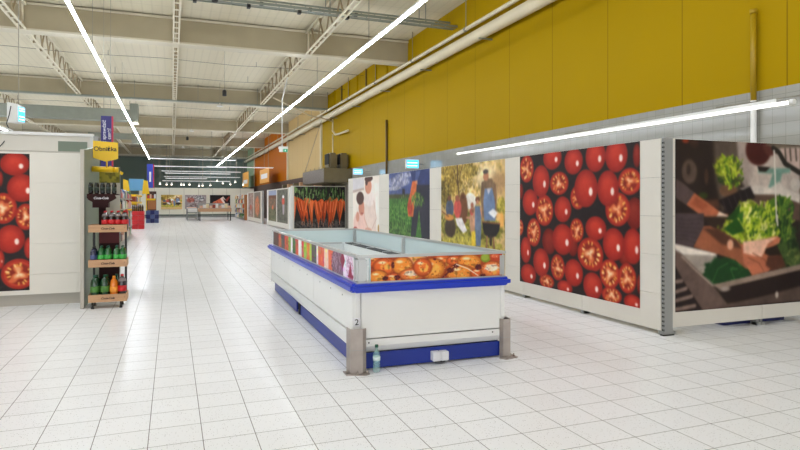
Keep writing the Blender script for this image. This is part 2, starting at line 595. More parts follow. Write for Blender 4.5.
    def mesh(s, name, origin, udir, gain=1.0, vdir=(0, 0, -1)):
        """grid mesh; origin is the top left corner in the world"""
        O = np.array(origin, float); ud = np.array(udir, float); vd = np.array(vdir, float)
        co = O + s.U[..., None] * ud + s.V[..., None] * vd
        nv, nu = s.nv, s.nu
        idx = np.arange((nv + 1) * (nu + 1)).reshape(nv + 1, nu + 1)
        q = np.stack([idx[:-1, :-1], idx[1:, :-1], idx[1:, 1:], idx[:-1, 1:]], -1).reshape(-1, 4)
        me = bpy.data.meshes.new(name)
        me.vertices.add(co.shape[0] * co.shape[1])
        me.vertices.foreach_set('co', co.reshape(-1).astype(np.float32))
        me.loops.add(q.size); me.loops.foreach_set('vertex_index', q.reshape(-1).astype(np.int32))
        me.polygons.add(len(q)); me.polygons.foreach_set('loop_start', np.arange(0, q.size, 4, dtype=np.int32))
        me.update(calc_edges=True)
        c = np.clip(s.I, 0, 255) / 255.0
        c = np.where(c <= .04045, c / 12.92, ((c + .055) / 1.055) ** 2.4) * gain
        at = me.color_attributes.new('print', 'FLOAT_COLOR', 'POINT')
        at.data.foreach_set('color', np.concatenate([np.clip(c, 0, .95), np.ones(c.shape[:2] + (1,))], -1).reshape(-1).astype(np.float32))
        me.materials.append(M['prnt'])
        me.validate()
        return me

def poster(pr, name, label, origin, udir, gain=1.0, parent=None, cat='poster', group=None):
    O = Vector(origin)
    me = pr.mesh(name, (0, 0, 0), udir, gain)
    o = bpy.data.objects.new(name, me)
    C.objects.link(o)
    o.parent = parent
    o.location = O - (wloc(parent) if parent else Vector((0, 0, 0)))
    if parent is None:
        tag(o, label, cat, group)
    return o

ART_JSON = r'''{"tomato":[["t",2.539,0.164,0.065,0.142,0.72],["t",0.027,0.547,0.069,0.126,0.72],["t",2.504,0.851,0.148,0.19,0.72],["t",1.332,1.324,0.109,0.137,0.72],["t",0.782,1.289,0.173,0.19,0.72],["t",2.338,1.4,0.103,0.085,0.72],["t",2.587,1.684,0.048,0.118,0.72],["h",1.442,0.652,0.162,0.163],["h",0.194,0.202,0.19,0.211],["h",1.021,0.45,0.216,0.165],["h",0.66,0.838,0.223,0.23],["h",2.419,0.468,0.194,0.163],["h",2.211,0.806,0.219,0.21],["h",0.386,1.176,0.182,0.213],["h",-0.002,1.115,0.104,0.127],["h",1.786,1.422,0.157,0.195],["h",1.694,1.398,0.257,0.216],["h",0.99,1.647,0.165,0.185],["h",2.377,1.638,0.156,0.181],["h",0.722,1.879,0.18,0.103],["h",2.106,1.883,0.182,0.105],["h",2.069,1.62,0.183,0.186],["t",0.858,0.075,0.223,0.173,1.0],["t",1.346,0.158,0.2,0.181,1.0],["t",1.8,0.123,0.196,0.203,1.0],["t",2.187,0.138,0.199,0.21,1.0],["t",0.574,0.407,0.217,0.238,1.0],["t",2.035,0.543,0.2,0.227,1.0],["t",1.606,0.534,0.238,0.252,1.0],["t",0.287,0.72,0.208,0.2,1.0],["t",1.105,0.819,0.193,0.183,1.0],["t",1.103,1.241,0.239,0.22,1.0],["t",1.804,1.057,0.203,0.156,1.0],["t",2.141,1.243,0.198,0.204,1.0],["t",2.47,1.245,0.159,0.215,1.0],["t",0.579,1.614,0.206,0.209,1.0],["t",0.168,1.46,0.146,0.202,1.0],["t",0.238,1.825,0.21,0.154,1.0],["t",1.35,1.684,0.2,0.186,1.0],["t",1.745,1.813,0.19,0.178,1.0],["t",1.152,1.91,0.173,0.098,1.0],["t",2.471,1.914,0.149,0.095,1.0],["h",1.417,1.1,0.146,0.163]],"tomatoL":[["t",0.928,0.361,0.037,0.11,0.8],["h",0.966,0.78,0.169,0.22],["h",1.242,0.903,0.125,0.189],["h",1.158,1.717,0.219,0.217],["t",1.108,0.148,0.181,0.166,1.0],["t",1.194,0.491,0.182,0.2,1.0],["t",1.059,1.218,0.174,0.203,1.0],["t",1.288,1.351,0.067,0.154,1.0],["t",0.928,1.505,0.054,0.139,1.0]],"lettuce":[["p",[0.578,-0.024,0.96,-0.039,0.992,0.577,0.72,0.814,0.61,0.464],[98,84,74],0.05],["e",0.212,0.366,0.12,0.148,[98,80,70],0.3],["e",0.197,0.344,0.036,0.073,[62,48,42],0.5],["e",0.152,0.015,0.06,0.032,[150,62,36],0.8],["e",0.287,0.033,0.076,0.069,[70,48,40],0.8],["e",0.47,0.419,0.037,0.104,[85,60,48],0.6],["e",0.107,0.652,0.074,0.057,[80,60,45],0.8],["p",[0.96,-0.034,2.035,-0.075,2.035,0.67,1.578,0.647,1.172,0.576,1.008,0.411],[192,178,168],0.04],["p",[0.96,-0.034,1.172,-0.042,1.239,0.239,1.106,0.577,1.008,0.435],[165,150,142],0.05],["e",1.308,0.092,0.221,0.188,[74,28,22],0.25],["e",1.51,0.037,0.137,0.122,[95,50,42],0.4],["p",[1.475,-0.054,2.035,-0.075,2.035,0.03,1.647,0.062,1.441,0.015],[118,106,92],0.02],["p",[1.699,0.051,2.035,0.04,2.035,0.332,1.892,0.298,1.716,0.178],[188,166,156],0.02],["l",[1.769,0.058,1.783,0.201],0.011,[70,60,52]],["l",[1.857,0.055,1.871,0.199],0.011,[70,60,52]],["l",[1.957,0.052,1.971,0.196],0.011,[70,60,52]],["l",[1.56,0.055,1.664,0.106,1.769,0.239,2.035,0.35],0.032,[40,34,28]],["p",[1.306,0.31,1.857,0.294,1.857,0.348,1.716,0.365,1.654,0.548,1.475,0.55,1.55,0.368,1.306,0.363],[122,156,142],0.02],["p",[1.292,0.281,1.509,0.291,1.434,0.346,1.322,0.346],[40,30,25],0.01],["e",1.957,0.496,0.093,0.085,[205,195,185],0.2],["p",[1.008,0.554,1.272,0.515,1.509,0.544,1.664,0.462,1.786,0.547,2.035,0.62,2.035,0.74,1.578,0.627,1.139,0.634],[208,198,188],0.02],["p",[1.172,0.629,1.612,0.627,2.035,0.735,2.035,0.945,1.172,0.936],[98,76,66],0.02],["e",0.816,0.579,0.153,0.08,[120,88,66],0.3],["n",0.816,0.449,0.176,0.071,[42,66,26],[80,90,40],0.02],["n",0.785,0.309,0.197,0.136,[150,165,40],[205,210,90],0.03],["e",0.424,0.639,0.08,0.042,[62,72,30],0.6],["p",[0.317,0.697,0.657,0.685,0.672,0.79,0.378,0.778],[95,62,46],0.03],["p",[0.657,0.697,1.172,0.528,1.256,0.66,0.847,0.862],[34,25,26],0.02],["l",[0.726,0.701,0.783,0.814],0.006,[72,60,66]],["l",[0.815,0.671,0.873,0.786],0.006,[72,60,66]],["l",[0.905,0.64,0.963,0.758],0.006,[72,60,66]],["l",[0.995,0.608,1.054,0.73],0.006,[72,60,66]],["l",[1.087,0.577,1.146,0.701],0.006,[72,60,66]],["p",[0.004,0.449,0.107,0.493,0.293,0.61,0.173,0.754,0.004,0.664],[92,76,74],0.01],["p",[0.287,0.61,0.688,0.832,0.61,0.93,0.408,0.881,0.167,0.747],[188,112,80],0.01],["p",[0.317,0.651,0.501,0.748,0.408,0.812,0.227,0.731],[165,92,64],0.03],["p",[0.429,0.857,0.811,0.86,0.734,0.998,0.636,0.988],[180,112,82],0.015],["p",[0.672,0.825,0.821,0.88,0.783,0.932,0.594,0.93],[232,208,190],0.01],["p",[-0.004,1.188,0.636,1.318,0.618,1.7,0.532,1.696,-0.004,1.28],[172,160,150],0.01],["p",[-0.004,1.188,0.277,1.251,0.618,1.317,0.601,1.342,0.127,1.312,-0.004,1.243],[228,218,208],0.01],["p",[0.361,0.882,0.954,0.887,1.063,1.246,0.601,1.027],[60,46,38],0.02],["n",1.781,1.292,0.242,0.329,[44,66,36],[74,96,48],0.06],["n",1.917,1.407,0.158,0.124,[70,92,48],[120,130,70],0.05],["p",[1.356,0.829,1.492,0.696,1.629,0.642,1.786,0.646,1.829,0.943,1.306,0.937],[88,124,40],0.01],["p",[1.664,0.671,1.779,0.666,1.822,0.918,1.716,0.917],[42,74,30],0.02],["n",1.146,1.035,0.458,0.191,[150,172,36],[214,214,110],0.05],["n",1.141,0.816,0.205,0.134,[160,180,44],[226,222,140],0.05],["p",[0.783,0.92,0.911,0.815,1.008,0.744,0.992,0.886,0.911,0.933],[40,82,28],0.01],["p",[0.741,1.029,0.954,0.901,1.081,1.061,0.883,1.11],[44,88,30],0.015],["p",[1.172,1.036,1.396,1.012,1.624,1.111,1.321,1.132],[50,96,34],0.015],["p",[0.954,0.874,1.063,0.822,1.045,0.981],[60,110,36],0.01],["p",[1.209,0.823,1.358,0.85,1.321,0.958,1.209,0.916],[236,232,180],0.01],["n",0.801,1.526,0.372,0.162,[30,66,34],[52,98,50],0.06],["p",[0.429,1.563,0.601,1.363,0.918,1.405,1.172,1.59,0.601,1.689],[34,74,36],0.03],["l",[0.566,1.646,0.653,1.495,0.811,1.435],0.006,[70,120,64]],["l",[0.918,1.637,0.847,1.502,1.063,1.484],0.007,[66,112,60]],["p",[-0.004,0.842,0.429,0.85,0.429,1.024,0.26,1.23,-0.004,1.183],[86,72,74],0.01],["l",[0.012,0.897,0.16,0.924,0.395,0.906],0.004,[66,54,56]],["l",[0.012,0.945,0.16,0.967,0.375,0.962],0.004,[66,54,56]],["l",[0.012,0.992,0.16,1.01,0.354,1.018],0.004,[66,54,56]],["l",[0.012,1.04,0.16,1.053,0.334,1.074],0.004,[66,54,56]],["l",[0.012,1.088,0.16,1.096,0.314,1.129],0.004,[66,54,56]],["l",[0.012,1.135,0.16,1.139,0.293,1.185],0.004,[66,54,56]],["p",[0.429,0.998,0.525,0.995,0.925,1.158,1.092,1.273,1.117,1.526,0.918,1.4,0.601,1.311,0.277,1.23],[158,98,70],0.01],["p",[0.429,1.024,0.636,1.027,0.954,1.177,1.026,1.271,0.706,1.21],[92,58,44],0.02],["e",0.847,1.219,0.057,0.068,[226,172,142],0.5],["p",[1.026,1.219,1.321,1.178,1.624,1.13,1.693,1.164,1.662,1.221,1.471,1.284,1.631,1.356,1.701,1.441,1.585,1.504,1.471,1.56,1.209,1.597,1.063,1.445],[192,118,88],0.01],["p",[1.055,1.193,1.396,1.169,1.631,1.146,1.471,1.224,1.411,1.309,1.358,1.388,1.209,1.357,1.063,1.325],[238,192,168],0.015],["p",[1.433,1.283,1.624,1.247,1.701,1.372,1.509,1.377,1.414,1.341],[50,36,26],0.01],["p",[1.471,1.378,1.701,1.372,1.779,1.512,1.547,1.557,1.433,1.485],[96,58,44],0.02],["l",[1.136,1.381,1.321,1.454,1.396,1.551],0.005,[130,72,52]],["l",[1.209,1.33,1.414,1.417,1.471,1.527],0.005,[140,80,58]],["p",[-0.004,1.268,0.077,1.3,0.566,1.685,0.818,1.946,0.429,1.978,0.127,1.625,-0.004,1.443],[112,92,84],0.015],["l",[0.094,1.334,0.293,1.493,0.566,1.693],0.006,[190,172,158]],["p",[0.566,1.682,2.055,1.495,2.055,1.567,0.671,1.739],[158,138,124],0.006],["p",[0.653,1.739,2.055,1.567,2.055,1.815,1.396,1.861,0.918,1.926,0.776,1.865],[46,31,28],0.01],["p",[0.741,1.928,1.396,1.861,2.055,1.767,2.055,1.945,0.022,1.972,0.532,1.967],[98,80,72],0.015],["p",[-0.004,1.443,0.127,1.625,0.395,1.958,0.012,1.976],[44,33,32],0.01],["l",[0.012,1.62,0.094,1.614],0.023,[146,124,114]],["l",[0.012,1.733,0.16,1.703],0.023,[146,124,114]],["l",[0.012,1.833,0.243,1.798],0.023,[146,124,114]],["l",[0.012,1.933,0.293,1.908],0.023,[146,124,114]],["e",0.759,1.739,0.099,0.037,[175,160,150],0.8],["e",1.624,1.855,0.031,0.049,[190,178,165],0.7],["l",[1.578,0.084,1.591,0.328,1.619,0.953],0.009,[214,208,198]],["l",[1.631,0.879,1.639,1.002],0.01,[214,208,198]],["n",2.28,1.05,0.25,0.5,[44,66,36],[90,108,58],0.06]],"bbq":[["n",1.162,0.28,1.476,0.47,[205,172,98],[232,205,150],0.08],["e",1.885,0.26,0.495,0.244,[238,216,170],0.9],["e",2.295,0.394,0.306,0.235,[188,150,104],0.8],["n",0.444,0.247,0.526,0.344,[150,122,46],[205,176,84],0.05],["n",1.142,0.143,0.469,0.152,[140,118,48],[200,172,90],0.04],["n",0.192,0.565,0.274,0.281,[95,80,35],[150,130,60],0.05],["n",1.162,1.177,1.476,0.299,[120,118,46],[176,164,74],0.06],["n",1.162,1.518,1.476,0.171,[170,158,66],[205,190,90],0.05],["n",2.378,0.786,0.151,0.156,[150,140,50],[200,180,80],0.04],["l",[0.733,-0.058,0.753,0.302,0.813,0.617],0.022,[96,68,36]],["l",[0.951,-0.0,0.793,0.348],0.011,[96,68,36]],["l",[0.57,0.068,0.743,0.392],0.011,[110,80,44]],["e",1.267,0.698,0.239,0.155,[236,230,220],0.2],["e",0.986,0.838,0.193,0.317,[112,72,46],0.3],["e",0.419,1.213,0.254,0.207,[74,58,46],0.4],["e",0.4,0.844,0.18,0.185,[84,92,112],0.2],["e",0.381,0.641,0.085,0.055,[120,76,54],0.2],["e",0.378,1.02,0.213,0.065,[196,136,66],0.2],["l",[0.36,1.007,0.032,0.905],0.009,[120,70,40]],["e",0.751,0.841,0.17,0.188,[194,84,76],0.2],["e",0.733,0.643,0.091,0.063,[150,90,66],0.2],["p",[0.652,1.032,0.931,1.016,1.142,1.25,0.989,1.305,0.723,1.156],[224,218,218],0.01],["e",0.95,0.618,0.078,0.044,[100,60,40],0.2],["e",1.353,1.048,0.109,0.299,[196,150,120],0.2],["e",1.345,0.771,0.064,0.051,[170,110,84],0.2],["e",1.326,0.899,0.073,0.068,[200,90,80],0.2],["e",1.363,0.886,0.063,0.038,[150,100,70],0.2],["e",1.206,1.009,0.13,0.026,[210,150,120],0.2],["p",[1.453,0.792,1.672,0.79,1.689,1.163,1.663,1.505,1.506,1.516,1.453,1.172],[108,124,150],0.01],["e",1.55,0.674,0.088,0.059,[110,74,52],0.2],["e",1.55,0.715,0.061,0.038,[190,130,100],0.2],["l",[1.654,0.811,1.74,1.037],0.015,[196,134,104]],["p",[1.318,1.255,1.471,1.248,1.471,1.518,1.318,1.529],[222,192,60],0.01],["p",[1.697,0.376,1.882,0.3,2.077,0.315,2.219,0.51,2.235,0.984,1.731,0.996,1.663,0.624],[132,106,80],0.01],["l",[1.731,0.356,1.723,0.625],0.004,[96,70,56]],["l",[1.841,0.36,1.841,0.626],0.004,[96,70,56]],["l",[1.948,0.363,1.956,0.627],0.004,[96,70,56]],["l",[2.053,0.367,2.069,0.628],0.004,[96,70,56]],["l",[2.156,0.37,2.18,0.628],0.004,[96,70,56]],["l",[2.172,0.43,2.203,0.629,2.172,0.874],0.026,[140,104,78]],["e",1.856,0.266,0.1,0.082,[190,130,96],0.15],["e",1.848,0.184,0.1,0.045,[84,74,68],0.2],["p",[1.816,0.482,2.077,0.475,2.172,0.708,2.188,1.033,1.799,1.044,1.765,0.707],[112,132,166],0.01],["p",[1.882,0.483,1.948,0.586,2.053,0.475],[190,190,200],0.01],["p",[1.932,0.902,2.109,0.827,2.281,0.904,2.141,0.994],[238,238,242],0.005],["e",2.387,1.019,0.09,0.14,[232,170,90],0.8],["e",2.28,0.963,0.077,0.079,[240,190,120],0.9],["p",[1.731,1.071,2.342,1.075,2.311,1.198,2.203,1.294,2.013,1.344,1.816,1.29,1.748,1.182],[36,31,33],0.006],["l",[1.731,1.071,2.342,1.083],0.01,[150,90,60]],["l",[1.899,1.318,1.882,1.555],0.018,[160,104,84]],["l",[2.125,1.326,2.141,1.544],0.018,[150,90,70]],["l",[2.029,1.331,2.029,1.44],0.036,[60,40,36]]],"field":[["p",[-0.115,-0.256,2.715,-0.086,2.715,0.59,-0.115,0.563],[76,88,138],0.02],["n",0.66,0.228,0.775,0.137,[130,134,168],[190,190,205],0.08],["n",1.05,0.083,0.614,0.071,[110,116,156],[180,182,200],0.06],["n",0.351,0.381,0.538,0.056,[150,152,176],[186,188,200],0.05],["p",[-0.115,0.524,2.715,0.535,2.715,0.654,-0.115,0.65],[78,76,56],0.02],["p",[0.939,0.402,1.1,0.405,1.1,0.539,0.939,0.537],[44,44,52],0.006],["p",[-0.115,0.626,2.715,0.63,2.715,1.665,-0.115,1.864],[66,110,50],0.01],["n",1.179,0.972,1.438,0.308,[60,104,46],[104,150,70],0.05],["n",0.629,1.44,1.035,0.275,[44,78,38],[92,128,62],0.05],["p",[1.434,-0.011,2.537,-0.025,2.636,0.429,1.664,0.408],[52,62,108],0.01],["p",[1.777,0.028,2.05,0.02,1.887,0.244,1.721,0.324],[80,92,140],0.01],["p",[1.687,0.323,2.597,0.348,2.597,1.533,2.125,1.548,1.975,0.877,1.777,1.484,1.481,1.5],[48,48,62],0.01],["p",[1.573,0.242,1.843,0.234,1.799,0.496,1.619,1.053,1.316,1.043,1.269,0.841,1.434,0.534],[206,108,62],0.01],["e",1.432,0.839,0.164,0.196,[176,66,48],0.4],["n",1.926,0.646,0.48,0.177,[78,116,48],[150,170,90],0.03],["p",[1.721,0.273,1.865,0.218,1.887,0.329],[200,140,110],0.01],["l",[1.34,0.621,1.434,0.796,1.34,0.972],0.013,[180,80,50]]],"couple":[["p",[-0.057,-0.093,1.114,-0.046,1.114,0.336,-0.057,0.394],[212,208,212],0.02],["p",[-0.057,0.351,1.114,0.29,1.114,0.351,-0.057,0.427],[190,170,160],0.02],["e",1.755,1.11,0.693,0.54,[228,208,198],0.2],["e",1.643,0.594,0.479,0.237,[236,222,216],0.2],["e",1.522,0.27,0.307,0.209,[206,142,118],0.15],["e",1.551,0.047,0.387,0.089,[78,52,46],0.2],["e",1.363,0.14,0.132,0.1,[86,58,50],0.3],["p",[2.091,0.187,2.477,0.198,2.477,1.518,2.242,1.529],[240,232,224],0.02],["e",2.404,1.417,0.073,0.123,[192,152,92],0.2],["e",0.694,1.343,0.637,0.364,[232,196,186],0.2],["e",0.886,0.873,0.295,0.227,[206,140,118],0.15],["e",0.743,0.589,0.388,0.197,[84,58,52],0.2],["e",0.941,1.027,0.173,0.026,[170,80,70],0.3],["e",0.499,1.14,0.181,0.158,[214,150,128],0.3],["l",[1.114,0.718,1.164,1.175,1.527,1.464],0.025,[216,170,150]],["e",1.522,1.474,0.324,0.06,[210,160,140],0.3],["l",[2.0,0.669,2.227,1.147,1.845,1.45],0.019,[206,176,164]],["e",0.278,1.544,0.259,0.117,[180,90,80],0.4]],"chicken":[["n",0.045,0.108,0.104,0.116,[228,140,60],[236,180,110],0.02],["e",0.074,0.029,0.095,0.031,[222,110,70],0.6],["e",0.083,0.056,0.038,0.02,[240,200,180],0.8],["n",0.208,0.079,0.116,0.063,[236,190,110],[228,130,60],0.02],["e",0.275,0.045,0.044,0.036,[238,160,60],0.6],["e",0.035,0.144,0.057,0.063,[238,160,60],0.7],["e",0.016,0.063,0.038,0.036,[190,66,40],0.8],["e",0.373,0.067,0.069,0.037,[238,196,176],0.7],["n",0.344,0.175,0.118,0.046,[232,150,80],[244,210,180],0.015],["n",0.523,0.118,0.131,0.111,[232,130,50],[200,86,44],0.02],["e",0.432,0.115,0.04,0.064,[210,110,60],0.6],["e",0.159,0.167,0.057,0.041,[130,46,44],0.6],["e",0.231,0.08,0.023,0.034,[50,26,34],0.3],["e",0.111,0.187,0.025,0.023,[56,30,50],0.3],["e",0.192,0.187,0.025,0.023,[60,34,50],0.3],["l",[0.063,0.163,0.026,0.175,0.03,0.202,0.073,0.208],0.004,[60,24,26]],["e",0.363,0.158,0.069,0.022,[244,220,196],0.8],["e",0.592,0.158,0.061,0.056,[238,160,70],0.7],["n",0.633,0.076,0.082,0.084,[226,110,50],[240,170,120],0.02],["n",0.84,0.16,0.136,0.085,[238,164,70],[222,120,50],0.02],["n",0.988,0.08,0.139,0.067,[238,180,90],[232,150,60],0.02],["e",0.829,0.037,0.073,0.038,[222,84,44],0.6],["e",0.603,0.159,0.061,0.065,[232,120,50],0.6],["l",[0.643,0.207,0.704,0.145,0.787,0.073],0.016,[110,44,50]],["e",0.71,0.126,0.041,0.032,[70,26,36],0.4],["e",0.787,0.073,0.023,0.021,[86,40,70],0.3],["l",[0.803,0.064,0.923,0.125,1.046,0.206],0.004,[246,220,196]],["e",1.052,0.14,0.064,0.048,[210,80,40],0.5],["e",1.084,0.184,0.043,0.038,[80,24,24],0.4],["e",1.269,0.027,0.066,0.035,[196,84,54],0.3],["e",1.165,0.039,0.05,0.042,[156,172,60],0.2],["n",1.215,0.156,0.115,0.077,[228,110,54],[244,190,150],0.02],["e",1.236,0.109,0.066,0.023,[244,206,190],0.7],["e",1.116,0.133,0.024,0.029,[70,26,24],0.4],["e",1.009,0.209,0.032,0.013,[60,30,50],0.4]],"stripes":[[0.501,[92,62,52]],[0.68,[192,104,72]],[0.974,[96,88,78]],[1.337,[206,92,62]],[1.688,[150,170,84]],[1.911,[236,232,222]],[2.076,[84,112,54]],[2.315,[202,84,64]],[2.547,[238,234,226]],[2.793,[206,90,84]],[2.958,[164,200,84]],[3.149,[212,122,62]],[3.353,[176,200,84]],[3.477,[102,88,88]],[3.765,[236,230,226]],[3.873,[226,96,72]],[4.195,[236,194,176]],[4.416,[226,112,76]],[4.654,[134,104,122]],[5.074,[236,222,236]],[5.435,[238,226,238]]]}'''
GAIN = 1.12

# ================================================================== THE HALL
struct(MB().box(-25, -16, -0.1, 8.3, 72, 0).build('floor', 'floor'))
struct(MB().box(-25, -16, 7.36, 8.3, 72, 7.5).build('ceiling', 'deck'))
struct(MB().box(8.0, -16, 3.12, 8.3, 72, 7.36).build('wall_right', 'clad'))
struct(MB().box(8.0, -16, 0.0, 8.3, 30.5, 3.12).build('wall_right_tiled', 'tiles'))
struct(MB().box(8.0, 30.5, 0.0, 8.3, 72, 3.12).build('wall_right_dark', 'dkbrown'))
struct(MB().box(-25.3, -16, 0, -25, 72, 7.36).build('wall_left', 'hall'))
struct(MB().box(-25, 70, 0, 8.0, 70.3, 6.4).build('wall_back', 'dkgreen'))
struct(MB().box(-25, 70.0, 6.4, 8.0, 70.4, 7.36).build('wall_back_upper', 'hall'))
# painted strip over the wall top where the colours change: cladding posts
for k, y in enumerate((33.4, 44.0, 63.0)):
    struct(MB().box(7.9, y - .12, 3.12, 7.998, y + .12, 7.3).build('trim_%d' % (k + 1), 'pipe'))

for k in range(9):
    struct(MB().box(7.93, 20.9 + k * 1.35, 6.55, 7.999, 20.98 + k * 1.35, 7.34).build('trim_%d' % (k + 4), 'brownpost' if k % 3 == 0 else 'clad'))
BY = [-4.0, 8.05, 20.1, 31.8, 43.8, 56.0, 69.0]
for y in BY:
    b = MB().box(-24.99, y, 6.56, 7.99, y + .42, 7.30)
    struct(b.build('ceiling_beam', 'beam'))
    f = MB().box(-24.99, y - .03, 6.50, 7.99, y + .45, 6.56).box(-24.99, y - .05, 7.26, 7.99, y + .47, 7.32)
    struct(f.build('ceiling_beam_flange', 'flange'))
# lattice girders running down the hall between the beams
TX = [-20.85, -16.65, -12.45, -8.25, -4.05, 0.12, 4.33]
for ti, x in enumerate(TX):
    for a, b in zip(BY[:-1], BY[1:]):
        if b < 9: continue
        y0, y1 = a + .5, b - .06
        m = MB(); w = MB()
        z0, z1 = 6.53, 7.24
        for s in (-1, 1):
            m.bar((x + s * .075, y0, z0), (x + s * .075, y1, z0), .045, .05)
            m.bar((x + s * .075, y0, z1), (x + s * .075, y1, z1), .05, .06)
        n = 10
        st = (y1 - y0) / n
        for k in range(n * 2 + 1):
            yy = y0 + k * st / 2
            m.box(x - .1, yy - .05, z0 - .028, x + .1, yy + .05, z0 - .02)
        for k in range(n):
            p = y0 + k * st
            w.bar((x - .03, p, z0), (x - .03, p + st / 2, z1), .042)
            w.bar((x + .03, p + st / 2, z1), (x + .03, p + st, z0), .042)
        struct(w.build('ceiling_truss_web', 'web'))
        m.bar((x, y0, z0), (x, y0, z1), .05); m.bar((x, y1, z0), (x, y1, z1), .05)
        struct(m.build('ceiling_truss', 'truss'))
# cable trays across the hall
for (y, z, h) in ((16.05, 6.72, .06), (16.55, 6.98, .05), (31.2, 6.46, .06)):
    m = MB()
    m.box(-24.9, y, z, 7.98, y + .02, z + h).box(-24.9, y + .3, z, 7.98, y + .32, z + h).box(-24.9, y + .1, z, 7.98, y + .22, z + .01)
    for k in range(80):
        m.box(-24.8 + k * .41, y + .02, z, -24.77 + k * .41, y + .3, z + .012)
    for k in range(11):
        xx = -22 + k * 2.9
        m.box(xx, y + .15, z + h, xx + .02, y + .17, 7.36)
    struct(m.build('cable_tray', 'tray'))
    for k in range(9):
        xx = -7 + k * 1.7
        if z > 6.5:
            pass
# ducts and pipes of the hall
m = MB().box(-24.5, 34.0, 5.72, -2.06, 34.7, 6.32)
tag(m.build('air_duct', 'duct', None, .01), 'long grey-green rectangular air duct under the ceiling above the left wall of panels', 'duct')
d = thing('duct_outlet', 'square grey outlet box ending the long air duct', 'duct', (-1.86, 34.3, 5.55))
MB().box(-2.06, 33.9, 5.68, -1.66, 34.8, 6.62).build('outlet_box', 'duct', d, .01)
MB().box(-2.08, 33.85, 5.63, -1.64, 34.85, 5.68).build('outlet_flange', 'flange', d)
d2 = thing('duct_outlet', 'small brown-grey duct box hanging beyond the beams at the end of the left light line', 'duct', (-2.9, 47, 5.6))
MB().box(-2.7, 46.6, 5.75, -2.2, 47.4, 6.45).build('outlet_box', 'duct', d2, .01)
MB().box(-5.5, 46.8, 6.0, -2.7, 47.2, 6.4).build('duct_run', 'duct', d2, .01)
for h in (0, 1):
    MB().bar((-2.6 + h * .3, 47, 6.45), (-2.6 + h * .3, 47, 7.36), .02).build('hanger', 'wire', d2)

big = thing('wall_pipe', 'thick cream pipe running the length of the yellow wall', 'pipe', (7.72, 28, 6.04))
MB().tube([(7.74, -14, 6.02), (7.74, 69, 6.02)], .155, 14).build('pipe_run', 'pipe', big)
for k in range(20):
    MB().box(7.6, -10 + k * 4, 5.83, 8.0, -9.95 + k * 4, 5.86).build('pipe_bracket', 'tray', big)
sm = thing('wall_pipe', 'thin cream pipe above the thick one along the yellow wall', 'pipe', (7.78, 28, 6.4))
MB().tube([(7.74, -14, 6.37), (7.74, 69, 6.37)], .058, 10).build('pipe_run', 'pipe', sm)
for k in range(20):
    MB().tube([(7.74, -9 + k * 4, 6.37), (7.74, -9 + k * 4 + .09, 6.37)], .072, 10).build('pipe_clamp', 'wire', sm)
    MB().bar((7.74, -9 + k * 4 + .045, 6.4), (7.74, -9 + k * 4 + .045, 7.36), .022).build('hanger', 'wire', sm)

dp = thing('drain_pipe', 'upright pipe on the tiled wall behind the salad picture', 'pipe', (7.93, 6.29, 0))
MB().tube([(7.93, 6.29, 0), (7.93, 6.29, 2.98)], .04, 14).build('lower_pipe', 'white', dp)
MB().tube([(7.93, 6.29, 2.98), (7.93, 6.29, 4.25)], .04, 14).build('upper_pipe', 'yellowpipe', dp)
MB().tube([(7.93, 6.29, 4.25), (7.93, 6.29, 4.31)], .05, 14).build('pipe_cap', 'yellowpipe', dp)
bp_ = MB().tube([(7.94, 22.26, 2.6), (7.94, 22.26, 4.75)], .045, 10).build('wall_post', 'brownpost')
tag(bp_, 'short dark brown upright pipe crossing the bottom edge of the yellow paint', 'pipe')
cw = thing('drop_pipe', 'thin cream pipe dropping down the wall beside the grey extractor hood', 'pipe', (7.9, 31, 3.2))
MB().tube([(7.8, 30.2, 5.8), (7.8, 30.2, 5.2), (7.8, 29.7, 4.95), (7.8, 28.9, 4.9), (7.8, 27.3, 4.9)], .05, 8).build('pipe_run', 'pipe', cw)
MB().tube([(7.8, 30.2, 5.0), (7.8, 30.2, 3.12)], .03, 8).build('branch', 'pipe', cw)
gp = MB().tube([(4.5, 28.6, 6.45), (5.2, 28.8, 6.2), (6.4, 29.1, 5.75), (7.0, 29.4, 5.72), (7.8, 30.2, 5.7)], .035, 8).build('gas_pipe', 'pipe')
tag(gp, 'thin bent pipe running from the roof truss to the wall near the cream cladding', 'pipe')

# slack wires under the roof deck
rnd = random.Random(4)
for (y, z) in ((23.0, 7.1), (25.5, 7.15), (28.5, 7.05), (34.5, 7.1), (38.0, 7.1), (13.2, 7.1)):
    pts = [(-20 + k * 2.8, y, z + (0.07 if k % 2 else 0)) for k in range(11)]
    m = MB().tube(pts, .008, 6)
    for k in range(0, 11, 2):
        m.bar((-20 + k * 2.8 + .9, y, z + .02), (-20 + k * 2.8 + .9, y, 7.36), .015)
    tag(m.build('roof_wire', 'cable'), 'thin wire strung across the hall under the white roof deck', 'cable', 'wires under the roof deck')

# ------------------------------------------------------------------ light lines
def light_line(name, label, x, y0, y1, z, w=.056, hang=True, group=None, axis='y', step=1.52, cables=12):
    t = thing(name, label, 'ceiling light', (x, y0, z) if axis == 'y' else (y0, x, z), group)
    def B(a, b, z0, z1, ww):
        return MB().box(x - ww / 2, a, z0, x + ww / 2, b, z1) if axis == 'y' else MB().box(a, x - ww / 2, z0, b, x + ww / 2, z1)
    B(y0, y1, z + .02, z + .075, w * .8).build('housing', 'lamp', t)
    B(y0, y1, z - .012, z + .02, w).build('diffuser', 'emit', t)
    if hang:
        n = cables
        for k in range(n):
            q = y0 + (k + .5) * (y1 - y0) / n
            p = (x, q) if axis == 'y' else (q, x)
            MB().bar((p[0], p[1], z + .075), (p[0], p[1], 7.36), .014).build('hanging_wire', 'wire', t)
    return t
light_line('linear_light', 'long glowing white light line running down the left side of the aisle ceiling', -1.95, 0, 60, 5.5)
